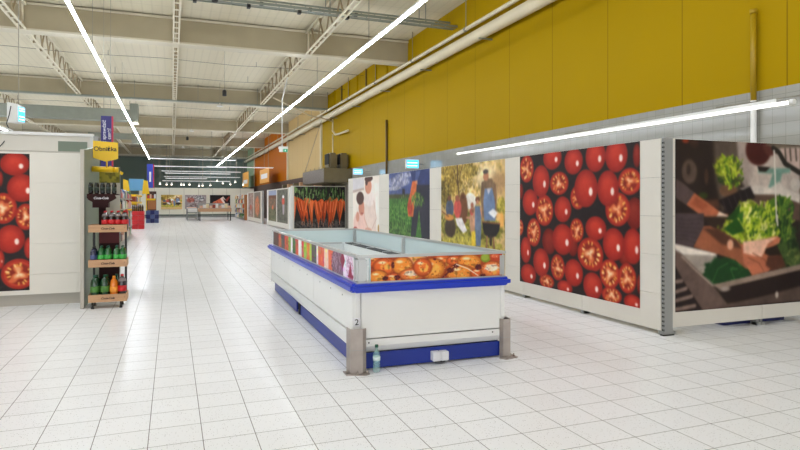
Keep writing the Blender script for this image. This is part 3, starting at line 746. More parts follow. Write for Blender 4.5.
light_line('linear_light', 'long glowing white light line crossing the ceiling in front of the yellow wall', 4.68, 0, 69.4, 5.5)
light_line('linear_light', 'glowing light line cut off by the left edge above the white wall board', -8.7, 0, 45, 5.5)
light_line('linear_light', 'added light line out of view at the far left, giving side light', -15.4, 0, 60, 5.5)  # unseen line added to raise the light from the left
# low light line before the tiled wall
rl = thing('linear_light', 'low white tube light hanging before the tiled wall above the tomato picture', 'light', (6.4, 8.7, 2.6))
MB().tube([(6.4, 4.62, 2.605), (6.4, 12.85, 2.655)], .021, 14).build('tube', 'emit_low' if 'emit_low' in M else 'lamp', rl)
MB().tube([(6.4, 4.58, 2.605), (6.4, 4.63, 2.605)], .032, 14).build('end_cap', 'lamp', rl)
MB().tube([(6.4, 12.84, 2.655), (6.4, 12.89, 2.655)], .032, 14).build('end_cap', 'lamp', rl)
MB().box(6.39, 4.8, 2.63, 6.41, 12.7, 2.67).build('rail', 'lamp', rl)
for q in (5.6, 8.7, 11.8):
    MB().bar((6.4, q, 2.69), (8.0, q, 2.95), .012).build('wall_arm', 'wire', rl)

# far cross lights and spots at the end of the hall
rnd = random.Random(11)
for k, (y, z, a, b) in enumerate(((47.0, 4.15, 2.4, 7.4), (50.5, 4.9, -1.5, 4.9), (53.0, 4.45, -1.4, 4.4), (56.5, 4.05, -.6, 5.0), (59.0, 4.35, -.9, 6.2), (60.8, 3.75, -.6, 3.2), (63.5, 3.6, -.9, 5.6), (65.5, 4.1, -.8, 6.8))):
    t = thing('track_light', 'slim pale light track hanging across the far end of the aisle', 'light', (a, y, z), 'light tracks across the far end')
    MB().box(a, y - .04, z, b, y + .04, z + .05).build('track', 'lamp', t)
    MB().box(a + .05, y - .03, z - .02, b - .05, y + .03, z).build('diffuser', 'emit_track' if 'emit_track' in M else 'lamp', t)
    for q in (a + .4, b - .4):
        MB().bar((q, y, z + .07), (q, y, 7.36), .03).build('hanging_wire', 'wire', t)
for k in range(14):
    x = -1.0 + k * .55 + rnd.uniform(-.2, .2)
    y = rnd.uniform(56, 60.5); z = 2.98 + rnd.uniform(0, .55) * (1 if k > 6 else .3)
    t = thing('spot_light', 'small glowing spotlight above the white boards at the far end', 'light', (x, y, z), 'spotlights at the far end')
    MB().lathe([(.04, .2), (.07, .16), (.085, .04), (.09, 0)], x, y, z, 12).build('can', 'lamp', t)
    MB().lathe([(.07, 0), (.07, -.02)], x, y, z, 12).build('lens', 'emit_small', t)
    MB().bar((x, y, z + .2), (x, y, 7.36), .02).build('rod', 'wire', t)
# small pendant lamps over the middle of the hall
for (x, y, z) in ((1.1, 16.2, 6.75), (2.2, 30.6, 6.2), (1.25, 43, 6.3), (.9, 55, 6.2)):
    t = thing('pendant_lamp', 'small white domed lamp hanging from the roof over the aisle', 'lamp', (x, y, z), 'small domed lamps under the roof')
    MB().lathe([(.16, 0), (.15, .03), (.08, .1), (.03, .12), (.03, .16)], x, y, z, 16).build('shade', 'lamp', t)
    MB().bar((x, y, z + .16), (x, y, 7.36), .016).build('rod', 'wire', t)
for (x, y, z, l) in ((1.9, 24, 5.6, 'small black speaker hanging over the aisle before the second beam'), (.95, 42, 5.6, 'tiny black speaker hanging over the far aisle'), (1.0, 15.6, 6.5, 'small black speaker at the top edge near the first cable tray')):
    t = thing('hanging_speaker', l, 'speaker', (x, y, z))
    MB().lathe([(.06, 0), (.08, .02), (.08, .2), (.05, .24)], x, y, z, 14).build('body', 'black', t)
    MB().bar((x, y, z + .24), (x, y, 7.36), .012).build('wire', 'wire', t)
for (y, z) in ((16.05, 6.63), (16.55, 6.89)):
    for k in range(6):
        x = -2.2 + k * 1.35 + (.4 if y > 16.5 else 0)
        t = MB().box(x, y + .05, z, x + .09, y + .2, z + .09).build('junction_box', 'black', None, .005)
        tag(t, 'small black junction box under a galvanised cable tray', 'junction box', 'junction boxes under the trays')

# exit sign hanging over the aisle
t = thing('exit_sign', 'small hanging box with two green lit faces before the orange wall', 'sign', (4.16, 24, 3.56))
MB().box(3.98, 23.9, 3.62, 4.34, 24.1, 3.72).build('housing', 'lamp', t, .01)
MB().box(4.0, 23.9, 3.5, 4.13, 24.0, 3.62).build('left_face', 'lamp', t)
MB().box(4.16, 23.9, 3.5, 4.32, 24.0, 3.62).build('sign_face', 'exit_green', t)
MB().box(4.21, 23.893, 3.53, 4.25, 23.9, 3.59).build('pictogram', 'letter_white', t)
MB().tube([(4.12, 24, 3.72), (4.12, 24, 5.6), (4.33, 24, 6.5)], .025, 8).build('pole', 'lamp', t)

# ================================================================== PARTITIONS OF SHELF BACKS
BZ = [.05, .46, .90, 1.34, 1.78, 2.22]
def wall_unit_y(x, y0, y1, label, depth=.12):
    """boards in a plane of constant x facing -x"""
    t = thing('partition_unit', label, 'partition', (x + depth / 2, (y0 + y1) / 2, 0))
    for a, b in zip(BZ[:-1], BZ[1:]):
        MB().box(x, y0 + .003, a + .002, x + .03, y1 - .003, b - .002).build('back_board', 'board', t)
    MB().box(x + .035, y0, 0.0, x + .10, y0 + .05, 2.2).build('upright', 'steel_grey', t)
    MB().box(x + .02, y0, 0.0, x + .12, y0 + .06, .05).build('foot', 'steel_grey', t)
    return t
YS = [5.18 + 1.42 * k for k in range(10)]
labs = ['white partition unit next to the grey corner post, right end of the tomato picture',
        'white partition unit behind the middle of the large tomato picture',
        'white partition unit with the blank gap between tomato and barbecue pictures',
        'white partition unit behind the man at the grill in the barbecue picture',
        'white partition unit behind the seated couple in the barbecue picture',
        'white partition unit behind the trousers and carrots of the field picture',
        'white partition unit behind the cloudy sky of the field picture',
        'white partition unit with the blank gap right of the woman and child picture',
        'white partition unit with the woman and child picture, farthest of the row']
for k in range(9):
    wall_unit_y(5.14, YS[k] + (.04 if k == 0 else 0), YS[k + 1], labs[k])
# corner post with slots
cp_ = thing('corner_post', 'tall grey slotted steel post where the two picture partitions meet', 'post', (5.2, 5.24, 0))
MB().box(5.14, 5.18, 0.0, 5.275, 5.216, 2.225).build('post_body', 'steel_grey', cp_, .004)
m = MB()
for k in range(43):
    m.box(5.1385, 5.186, .055 + k * .05, 5.15, 5.205, .072 + k * .05).box(5.139, 5.1785, .05 + k * .05, 5.148, 5.1805, .075 + k * .05)
m.build('slots', 'dark', cp_)
MB().box(5.13, 5.17, 0, 5.285, 5.225, .012).build('foot', 'dark', cp_)

def wall_unit_x(y, x0, x1, label, z0=.078, parent=None):
    t = thing('partition_unit', label, 'partition', ((x0 + x1) / 2, y + .06, 0))
    zz = [z0] + BZ[1:]
    for a, b in zip(zz[:-1], zz[1:]):
        MB().box(x0 + .003, y, a + .002, x1 - .003, y + .03, b - .002).build('back_board', 'board', t)
    for xx in (x0 + .01, x1 - .05):
        MB().box(xx, y + .035, 0, xx + .04, y + .10, 2.2).build('upright', 'steel_grey', t)
        MB().box(xx, y + .01, 0.0, xx + .05, y + .12, .035).build('foot', 'steel_grey', t)
    return t
wall_unit_x(5.2, 5.28, 6.70, 'white partition unit behind the rinsing hands in the salad picture')
wall_unit_x(5.2, 6.70, 7.95, 'white partition unit cut by the right edge of the view, behind the salad picture')
cr = thing('crate', 'dark blue crate seen through the gap under the salad picture', 'crate', (6.8, 5.58, 0))
MB().box(6.25, 5.36, 0, 7.3, 5.4, .3).box(6.25, 5.75, 0, 7.3, 5.8, .3).box(6.25, 5.4, 0, 6.3, 5.75, .3).box(7.25, 5.4, 0, 7.3, 5.75, .3).box(6.3, 5.4, 0, 7.25, 5.75, .02).build('body', 'bluecrate', cr)
MB().box(6.23, 5.34, .3, 7.32, 5.37, .33).box(6.23, 5.79, .3, 7.32, 5.82, .33).box(6.23, 5.34, .3, 6.26, 5.82, .33).box(7.29, 5.34, .3, 7.32, 5.82, .33).build('rim', 'bluecrate', cr)

# left partition facing the camera
lab = {0: 'white partition unit at the left, with the blank boards beside the tomato picture', 1: 'white partition unit at the left edge, behind the cropped tomato picture'}
for k in range(3):
    x1 = -1.21 - k * 1.42
    t = wall_unit_x(9.9, x1 - 1.42, x1, lab.get(k, 'white partition unit out past the left edge of the view'), z0=.17)
    MB().box(x1 - 1.4, 10.02, 0, x1 - .02, 10.05, .2).build('base_plate', 'board_dark', t)
    MB().box(x1 - 1.42, 9.9, 2.221, x1, 9.99, 2.24).build('top_rail', 'board_dark', t)
ep = thing('end_panel', 'grey-white end panel standing edge-on behind the drinks rack', 'panel', (-1.17, 10.3, 0))
MB().prism([(9.45, 0), (11.3, 0), (11.3, 2.46), (9.9, 2.28), (9.45, 2.24)], 'x', -1.20, -1.16).build('panel', 'greygreen', ep)
MB().box(-1.205, 9.42, 0, -1.155, 9.45, 2.24).build('edge_strip', 'board_dark', ep)
for z in (.1, .22): MB().tube([(-1.215, 9.5, z), (-1.2, 9.5, z)], .02, 10).build('bolt', 'steel', ep)
bb = thing('wall_board', 'tall white board rising behind the left partition', 'board', (-3, 11.55, 0))
MB().box(-5.6, 11.5, 0, -1.32, 11.58, 2.64).build('board', 'board', bb)
MB().box(-5.6, 11.47, 2.62, -1.26, 11.6, 2.67).build('top_rail', 'white', bb)
MB().box(-1.32, 11.49, 0, -1.26, 11.6, 2.62).build('end_post', 'lamp', bb)
MB().box(-1.80, 11.485, 2.2, -1.36, 11.5, 2.53).build('green_window', 'greygreen', bb)
du = MB().box(-1.25, 11.35, 0, -1.17, 11.5, 2.62).build('upright_post', 'steel_grey', None, .004)
tag(du, 'dark grey upright post beside the tall white board, left of the yellow flag', 'post')

# ------------------------------------------------------------------ the printed pictures
ART = json.loads(ART_JSON)
G = GAIN
pr = Print(2.59, 1.965, .011, (34, 26, 26)).run(ART['tomato']).grain(3).blur(1)
poster(pr, 'tomato_poster', 'large square picture of whole and halved tomatoes on the long partition', (5.137, 8.13, 2.215), (0, -1, 0), G)
pl = Print(1.29, 1.955, .009, (34, 28, 28)).run([['t', .2, .3, .2, .22, 1.], ['t', .1, .8, .22, .24, 1.], ['h', .45, .55, .18, .22], ['t', .3, 1.2, .2, .2, 1.], ['h', .2, 1.65, .22, .24], ['t', .55, 1.7, .17, .2, 1.], ['t', .6, .98, .15, .16, .8], ['t', .62, .1, .16, .18, .9]] + ART['tomatoL']).grain(3).blur(1)
poster(pl, 'tomato_poster', 'tomato picture cropped by the left edge of the view', (-3.2, 9.897, 2.19), (1, 0, 0), G)
pr = Print(2.6, 1.965, .010, (50, 38, 33)).run(ART['lettuce'])
YG = [(196, 206, 70), (150, 176, 40), (96, 132, 34), (226, 222, 140), (60, 96, 28)]
pr.strokes(.86, .37, .2, .2, YG[:3] + [(70, 90, 30)], 90, .06, .012, 4, -1.4)
pr.strokes(1.40, 1.0, .33, .22, YG, 220, .12, .014, 5, -.9)
pr.strokes(1.75, .98, .16, .26, [(50, 84, 36), (88, 122, 44), (36, 60, 26), (130, 150, 60)], 90, .14, .016, 6, -1.3)
pr.strokes(1.0, 1.42, .22, .14, [(40, 84, 40), (30, 66, 32), (64, 110, 56)], 50, .14, .012, 8, -.6)
k0 = [i for i, h in enumerate(ART['lettuce']) if [86, 72, 74] in h][0]
pr.run([h for h in ART['lettuce'][k0:] if h[0] != 'n'])
pr.blur(1); pr.run([h for h in ART['lettuce'] if h[0] == 'l' and h[-1] == [214, 208, 198]])
pr.photo(.16, .08, 1.14).blur(1)
poster(pr, 'salad_poster', 'dark picture of two hands rinsing green salad under a tap', (5.325, 5.197, 2.215), (1, 0, 0), G)
pr = Print(2.50, 1.965, .012, (206, 176, 120)).run(ART['bbq'])
pr.strokes(.75, .35, .62, .26, [(150, 120, 44), (196, 164, 76), (120, 96, 34), (226, 200, 120)], 240, .05, .012, 4)
pr.strokes(1.3, 1.75, 1.2, .18, [(150, 146, 60), (196, 186, 92), (116, 112, 44), (214, 204, 120)], 260, .06, .009, 5, -1.5)
pr.run([h for h in ART['bbq'][9:]])
pr.photo(.24, .07, 1.05).blur(2)
poster(pr, 'barbecue_poster', 'sunny picture of a man in an apron grilling with family in a garden', (5.137, 11.08, 2.215), (0, -1, 0), G)
pr = Print(2.56, 1.965, .016, (70, 100, 60)).run(ART['field'])
pr.strokes(1.3, 1.2, 1.4, .62, [(58, 100, 44), (92, 140, 66), (48, 84, 38), (120, 160, 86)], 420, .06, .014, 4, -1.5)
pr.run([h for h in ART['field'][9:] if h[0] != 'n'])
pr.strokes(1.86, .64, .34, .15, [(78, 116, 48), (130, 160, 80), (96, 140, 60), (52, 84, 36)], 80, .12, .014, 7, 1.2)
pr.photo(.2, .09, 1.0).blur(1)
poster(pr, 'field_poster', 'picture of a person holding carrots in a green field under clouds', (5.137, 14.22, 2.215), (0, -1, 0), G)
pr = Print(2.46, 1.965, .016, (236, 226, 216)).run(ART['couple']).photo(.07, .12, 1.0).blur(1)
poster(pr, 'kitchen_poster', 'pale picture of a woman and a child in a kitchen', (5.137, 17.45, 2.2), (0, -1, 0), G)

# carrots wall facing the camera farther down, and its side panels along the aisle
def carrots(seed, W, H):
    p = Print(W, H, .018, (44, 40, 38))
    p.blob(W / 2, H * .92, W * .6, H * .16, (58, 54, 52), (92, 88, 84), .06)
    r = random.Random(seed)
    xs = [i * W / 17 + r.uniform(-.03, .03) for i in range(18)]
    r.shuffle(xs)
    for x in xs:
        y0 = H * r.uniform(.24, .36); y1 = H * r.uniform(.84, 1.0); x1 = x + r.uniform(-.22, .22); w = r.uniform(.09, .125)
        c = r.choice([(222, 98, 48), (206, 84, 40), (232, 112, 58), (188, 72, 36)])
        p.poly([x - w, y0 + .05, x, y0 - .03, x + w, y0 + .05, (x + x1) / 2 + w * .82, (y0 + y1) / 2, x1 + .01, y1, (x + x1) / 2 - w * .82, (y0 + y1) / 2], c, .01)
        p.line([x - w * .55, y0 + .1, (x + x1) / 2 - w * .3, (y0 + y1) / 2, x1, y1 - .1], .016, tuple(int(q * .72) for q in c))
        p.line([x + w * .3, y0 + .08, (x + x1) / 2 + w * .2, (y0 + y1) / 2], .012, (244, 142, 90))
        p.line([x1, y1 - .02, x1 + r.uniform(-.03, .03), min(H, y1 + .12)], .009, (210, 150, 120))
    for i in range(120):
        x = r.uniform(0, W); y = r.uniform(-.02, H * .26)
        p.line([x, y, x + r.uniform(-.06, .06), y + r.uniform(.12, .3)], r.uniform(.01, .02), r.choice([(104, 140, 78), (60, 92, 44), (130, 160, 100), (38, 60, 30)]))
    return p
t = thing('partition_unit', 'white partition across the hall carrying the carrot picture', 'partition', (6.6, 28.4, 0))
MB().box(5.36, 28.3, .05, 7.95, 28.36, 2.27).build('back_board', 'board', t)
MB().box(5.28, 28.28, 0, 5.36, 28.40, 2.27).build('end_post', 'white', t)
MB().box(7.9, 28.38, 0, 7.95, 28.5, .1).build('foot', 'steel_grey', t)
poster(carrots(5, 2.5, 2.0), 'carrot_poster', 'wide picture of bunched orange carrots with green tops', (5.43, 28.297, 2.24), (1, 0, 0), G)

def side_panel(y0, y1, label):
    t = thing('partition_unit', label, 'partition', (5.75, (y0 + y1) / 2, 0))
    MB().box(5.72, y0, .06, 5.78, y1, 2.26).build('back_board', 'board', t)
    for yy in (y0, y1 - .1):
        MB().box(5.69, yy, 0, 5.81, yy + .1, 2.27).build('end_post', 'white', t)
    return t
side_panel(29.0, 31.0, 'narrow white partition beside the carrot picture, along the aisle')
side_panel(31.0, 38.8, 'white partition with two slim farm pictures along the aisle')
side_panel(41.0, 49.5, 'white partition with two slim pictures farthest down the aisle')
def slim(kind, W, H):
    p = Print(W, H, .03, (118, 108, 88))
    if kind == 0:
        p.poly([0, 0, W, 0, W, H * .2, 0, H * .2], (150, 160, 190), .02); p.poly([0, H * .16, W, H * .16, W, H * .28, 0, H * .28], (110, 70, 50), .03)
        p.blob(W / 2, H * .45, W, H * .2, (150, 110, 90), (110, 96, 76), .12); p.blob(W / 2, H * .8, W, H * .25, (96, 104, 70), (126, 116, 90), .12)
        p.ell(W * .55, H * .55, W * .12, H * .08, (206, 110, 70), .5)
    elif kind == 1:
        p.blob(W / 2, H / 2, W, H * .6, (116, 112, 100), (96, 98, 84), .15)
        p.ell(W * .6, H * .35, W * .14, H * .14, (216, 96, 80), .3); p.ell(W * .6, H * .22, W * .1, H * .05, (230, 226, 226), .3); p.poly([W * .52, H * .45, W * .72, H * .45, W * .68, H * .75, W * .56, H * .75], (170, 160, 170), .05)
    elif kind == 2:
        p.blob(W / 2, H / 2, W, H * .6, (150, 120, 108), (190, 160, 150), .15); p.ell(W * .5, H * .6, W * .2, H * .12, (190, 90, 70), .5)
    else:
        p.poly([0, 0, W, 0, W, H * .3, 0, H * .3], (120, 110, 100), .05); p.blob(W * .5, H * .55, W * .35, H * .4, (214, 112, 64), (196, 140, 110), .15)
    return p
for (y, w, k, l) in ((38.3, 3.0, 0, 'slim farm picture with a strip of sky, second panel from the carrots'), (35.0, 3.4, 1, 'slim grey-green picture of a red and white figure beside the farm picture'), (49.0, 3.2, 2, 'slim pinkish picture farthest down the row of aisle partitions'), (45.4, 3.4, 3, 'slim picture of an orange bunch on the far aisle partition')):
    poster(slim(k, w, 1.86), 'aisle_poster', l, (5.717, y, 2.2), (0, -1, 0), G)

# far white partition across the end of the aisle, with pictures
for k in range(8):
    x0 = -2.9 + k * 1.33
    t = thing('partition_unit', 'plain white board unit closing the far end of the aisle', 'partition', (x0 + .66, 61.56, 0), 'white boards across the far end')
    MB().box(x0 + .01, 61.5, .3, x0 + 1.32, 61.56, 2.86).build('back_board', 'farboard', t)
    MB().box(x0, 61.46, .0, x0 + 1.33, 61.62, .16).build('base_plate', 'steel_grey', t)
    MB().box(x0 - .02, 61.49, 0, x0 + .02, 61.55, 2.86).build('upright', 'board_dark', t)
pr = Print(2.50, 1.965, .03, (206, 176, 120)).run(ART['bbq'])
o = poster(pr, 'barbecue_poster', 'small bright barbecue picture on the far boards, leftmost of the three', (-.98, 61.45, 2.19), (1, 0, 0), G * 1.1)
o.scale = (.76, 1, .71)
p = Print(1.95, 1.38, .03, (150, 140, 140))
p.blob(1, .4, 1, .4, (190, 180, 180), (120, 110, 112), .12); p.blob(.5, .5, .35, .25, (150, 70, 60), (190, 130, 120), .1); p.blob(1.4, .3, .4, .25, (220, 220, 220), (90, 90, 96), .1); p.blob(1, 1.1, 1, .3, (170, 160, 160), (110, 90, 90), .1)
poster(p, 'meat_counter_poster', 'greyish picture on the far boards, middle of the three', (1.18, 61.45, 2.19), (1, 0, 0), G)
p = Print(1.92, 1.38, .03, (30, 24, 26))
p.poly([.05, 1.0, .6, .55, .95, .35, 1.5, 1.1, 1.2, 1.15, .3, 1.25], (214, 108, 76), .02); p.blob(.6, .85, .45, .25, (226, 130, 96), (196, 84, 58), .1); p.poly([.95, .35, 1.25, .15, 1.5, .5, 1.45, 1.1], (228, 206, 196), .02); p.poly([1.45, .5, 1.8, .1, 1.9, .2, 1.6, .7], (150, 60, 48), .02); p.poly([1.2, .3, 1.75, .75, 1.6, 1.2, 1.4, .7], (60, 40, 40), .02)
poster(p, 'fish_poster', 'dark picture of an orange food pile on the far boards, rightmost of the three', (3.49, 61.45, 2.19), (1, 0, 0), G)

# ================================================================== THE FREEZER ISLAND
fz = thing('freezer_island', 'long white chest freezer with a blue bumper and food pictures round its glass rim', 'freezer', (1.56, 5.06, 0))
X0, X1, Y0, Y1 = 1.555, 3.01, 5.06, 10.3
XB = X0 - .048
# plinth
pk = MB().prism([(Y0 + .04, .012), (7.84, .012), (7.84, .135), (Y0 + .04, .15)], 'x', XB + .04, XB + .06).build('side_plinth', 'blue_kick', fz)
pk2 = MB().add([(XB + .0, 7.9, .04), (XB + .0, 7.9, .17), (XB + .04, 10.12, .02), (XB + .04, 10.12, .16), (XB + .02, 7.9, .04), (XB + .02, 7.9, .17), (XB + .06, 10.12, .02), (XB + .06, 10.12, .16)],
               [(0, 2, 3, 1), (4, 5, 7, 6), (0, 4, 6, 2), (1, 3, 7, 5), (0, 1, 5, 4), (2, 6, 7, 3)]).build('side_plinth', 'blue_kick', fz)
pk2['label'] = 'blue plinth strip knocked out of line'
MB().box(XB + .03, 7.82, .01, XB + .07, 7.92, .2).build('plinth_joint', 'dark', fz)
MB().box(XB + .04, Y0 + .02, .012, X1 - .03, Y0 + .04, .15).build('front_plinth', 'blue_kick', fz, .004)
MB().box(X1 - .06, Y0 + .06, .012, X1 - .04, Y1 - .1, .15).build('side_plinth', 'blue_kick', fz)
MB().box(XB + .1, Y0 + .1, 0, X1 - .1, Y1 - .1, .16).build('base', 'dark', fz)
# lower skirt and side panels
MB().add([(XB + .05, Y0 + .0, .275), (X1 - .04, Y0 + .0, .275), (X1 - .04, Y0 + .0, .215), (XB + .05, Y0 + .0, .215), (XB + .05, Y0 + .05, .155), (X1 - .04, Y0 + .05, .155),
          (XB + .05, Y0 + .06, .275), (X1 - .04, Y0 + .06, .275)], [(0, 1, 2, 3), (3, 2, 5, 4), (0, 6, 7, 1), (4, 5, 7, 6), (0, 3, 4, 6), (1, 7, 5, 2)]).build('front_skirt', 'white', fz)
MB().box(XB + .06, Y0, .285, X1 - .05, Y0 + .03, .71).build('front_panel', 'white', fz, .004)
for x in (XB, X1 - .05):
    MB().box(x, Y0 - .005, .155, x + .055, Y0 + .06, .71).build('corner_trim', 'white', fz, .012)
for x in (XB + .13, X1 - .13):
    MB().tube([(x, Y0 - .004, .25 if x > 2 else .245), (x, Y0 + .01, .25)], .007, 8).build('screw', 'dark', fz)
ys = [Y0 + .06, 6.8, 8.5, Y1]
for a, b in zip(ys[:-1], ys[1:]):
    MB().box(XB - .0, a + .003, .335, XB + .02, b - .003, .71).build('side_panel', 'white', fz, .003)
    MB().box(X1 - .02, a + .003, .335, X1, b - .003, .71).build('side_panel', 'white', fz, .003)
    for q in (.22, .5, .8):
        yy = a + (b - a) * q
        MB().tube([(XB - .004, yy, .62), (XB, yy, .62)], .008, 8).build('screw', 'steel_grey', fz)
# the buckled skirt along the left side
def skirt(y0, y1, f, n=16):
    vs = []; fs = []
    for i in range(n + 1):
        y = y0 + (y1 - y0) * i / n
        o = f(y)
        vs += [(XB - .005 - o, y, .325), (XB + .012 - o * .6, y, .25), (XB + .03, y, .16), (XB + .05, y, .325)]
    for i in range(n):
        a = i * 4; b = a + 4
        fs += [(a, b, b + 1, a + 1), (a + 1, b + 1, b + 2, a + 2), (a + 2, b + 2, b + 3, a + 3), (a + 3, b + 3, b, a)]
    fs += [(0, 1, 2, 3), (n * 4 + 3, n * 4 + 2, n * 4 + 1, n * 4)]
    return MB().add(vs, fs)
skirt(Y0 + .06, 7.84, lambda y: .012 * math.sin((y - 5) * 1.6) ** 2).build('side_skirt', 'white', fz)
s2 = skirt(7.86, Y1, lambda y: .03 * math.exp(-((y - 8.5) / .6) ** 2)).build('side_skirt', 'white', fz)
MB().box(X1 - .05, Y0 + .06, .16, X1, Y1, .325).build('side_skirt', 'white', fz)
MB().box(XB, Y1 - .03, .155, X1, Y1, .71).build('back_panel', 'white', fz)
# bumper ring
def ring(x0, y0, x1, y1, z0, z1, w, name, m, bev):
    vs = []
    for z in (z0, z1):
        vs += [(x0, y0, z), (x1, y0, z), (x1, y1, z), (x0, y1, z), (x0 + w, y0 + w, z), (x1 - w, y0 + w, z), (x1 - w, y1 - w, z), (x0 + w, y1 - w, z)]
    fs = []
    for i in range(4):
        j = (i + 1) % 4
        fs += [(i, j, j + 4, i + 4)[::-1], (8 + i, 8 + j, 12 + j, 12 + i), (i, j, 8 + j, 8 + i), (4 + i, 4 + j, 12 + j, 12 + i)]
    return MB().add(vs, fs).build(name, m, fz, bev)
ring(X0 - .10, Y0 - .065, X1 + .045, Y1 + .08, .70, .778, .11, 'bumper', 'blue', .022)
ring(X0 - .03, Y0 - .005, X1 + .01, Y1 + .02, .775, .79, .07, 'sill_rail', 'alu', .003)
# glass walls
ZG0, ZG1 = .785, 1.005
MB().box(X0 - .02, Y0 + .12, ZG0, X0 - .005, Y1 - .03, ZG1).build('glass_wall', 'glass_in', fz)
MB().box(X1 - .015, Y0 + .06, ZG0, X1, Y1 - .03, ZG1).build('glass_wall', 'glass_in', fz)
MB().box(X0 + .09, Y0 + .006, ZG0, X1 - .06, Y0 + .02, ZG1).build('glass_wall', 'glass_in', fz)
MB().box(X0 + .03, Y1 - .015, ZG0, X1 - .03, Y1, ZG1).build('glass_wall', 'glass_in', fz)
ring(X0 - .035, Y0 - .01, X1 + .015, Y1 + .015, 1.0, 1.026, .045, 'top_rail', 'alu', .005)
for (a, b, c, d) in ((X0 - .03, Y0 - .005, X0 + .07, Y0 + .12), (X1 - .07, Y0 - .005, X1 + .01, Y0 + .06), (X0 - .03, Y1 - .05, X0 + .03, Y1 + .01), (X1 - .06, Y1 - .08, X1 + .01, Y1 + .01)):
    MB().box(a, b, ZG0 - .005, c, d, 1.003).build('corner_post', 'alu', fz, .018)
for y in (7.75,):
    MB().box(X1 - .05, y, .79, X1 - .01, y + .06, 1.0).build('glass_post', 'alu', fz, .004)
# printed strips on the outside of the glass
def chick():
    p = Print(1.33, .215, .0036, (170, 78, 44))
    pieces = [(.03, .03, .1, .06, 0), (.42, .02, .13, .06, 2), (.14, .08, .13, .085, 0), (.3, .08, .11, .09, 1), (.07, .175, .1, .07, 1), (.22, .19, .1, .05, 0), (.4, .165, .14, .065, 3),
              (.7, .06, .13, .08, 0), (.6, .12, .14, .11, 1), (.5, .1, .1, .09, 0), (.83, .05, .1, .05, 0), (.98, .07, .14, .085, 1), (.88, .17, .16, .085, 1), (1.08, .18, .1, .06, 0), (1.22, .15, .13, .09, 3)]
    for k, (x, y, a, c, t) in enumerate(pieces):
        m = [(222, 100, 44), (236, 140, 54), (236, 170, 120), (230, 122, 62)][t]
        p.ell(x, y, a, c, (130, 44, 24), .25)
        p.ell(x, y, a * .93, c * .92, tuple(q * .86 for q in m), .3)
        p.ell(x - a * .12, y - c * .12, a * .74, c * .72, m, .6)
        p.blob(x + a * .1, y + c * .05, a * .55, c * .55, m, (244, 172, 76), .03)
        p.ell(x - a * .25, y - c * .42, a * .34, c * .18, (250, 214, 164), .9)
        if t == 3: p.blob(x, y - c * .2, a * .6, c * .4, (246, 206, 170), (250, 226, 206), .02)
    for x, y, a, c in ((.21, .07, .016, .03), (.135, .185, .03, .02), (.25, .185, .03, .022), (.62, .03, .02, .01), (.78, .14, .04, .024), (.84, .1, .03, .022), (1.07, .12, .035, .03), (1.12, .2, .03, .015)):
        p.blob(x, y, a, c, (70, 26, 34), (110, 40, 36), .012)
    p.line([.7, .205, .78, .14, .85, .09], .008, (96, 36, 36))
    p.line([.84, .085, .96, .13, 1.07, .2], .0045, (248, 226, 200))
    p.ell(1.15, .035, .055, .045, (120, 140, 40), .2); p.ell(1.145, .03, .045, .034, (150, 168, 64), .5)
    p.ell(1.26, .03, .07, .04, (184, 66, 40), .3); p.ell(1.25, .02, .05, .02, (216, 106, 70), .6)
    r = np.random.RandomState(3)
    for i in range(200):
        p.ell(r.rand() * 1.33, r.rand() * .215, .003 + .003 * r.rand(), .0025 + .0025 * r.rand(), [(120, 50, 24), (96, 36, 20), (246, 200, 140)][r.randint(3)], .8)
    return p.blur(1)
f_ = poster(chick(), 'front_print', None, (X0 + .1, Y0 - .001, 1.0), (1, 0, 0), G * 1.05, fz)
f_['label'] = 'printed picture of grilled chicken pieces'
def stripes():
    L = 5.0
    p = Print(L, .215, .0055, (96, 70, 60))
    st = [[q[0] * .925 - .08, q[1]] for q in ART['stripes']] + [[5.02, (200, 200, 200)]]
    r = random.Random(2)
    for (a, c), (b, _) in zip(st[:-1], st[1:]):
        p.poly([a, -.01, b, -.01, b + .01, .23, a + .01, .23], c, .01)
        k = max(2, int((b - a) / .03))
        for i in range(k):
            p.ell(r.uniform(a, b), r.uniform(0, .215), r.uniform(.02, .07), r.uniform(.01, .05), tuple(min(255, max(0, q + r.randint(-46, 34))) for q in c), .7)
    for x, y in ((4.6, .02), (4.9, .14)):
        p.poly([x, y - .05, x + .09, y + .04, x, y + .13, x - .09, y + .04], (140, 40, 70), .01)
    p.blob(4.34, .12, .2, .15, (118, 84, 104), (170, 140, 160), .02)
    p.blob(4.85, .1, .14, .12, (240, 226, 242), (206, 160, 190), .02)
    p.poly([4.88, .06, 4.96, .2, 4.8, .2], (150, 40, 70), .01)
    return p
s_ = poster(stripes(), 'side_print', None, (X0 - .023, Y0 + .12 + 5.0, 1.0), (0, -1, 0), G * 1.05, fz)
s_['label'] = 'printed strips of assorted foods'
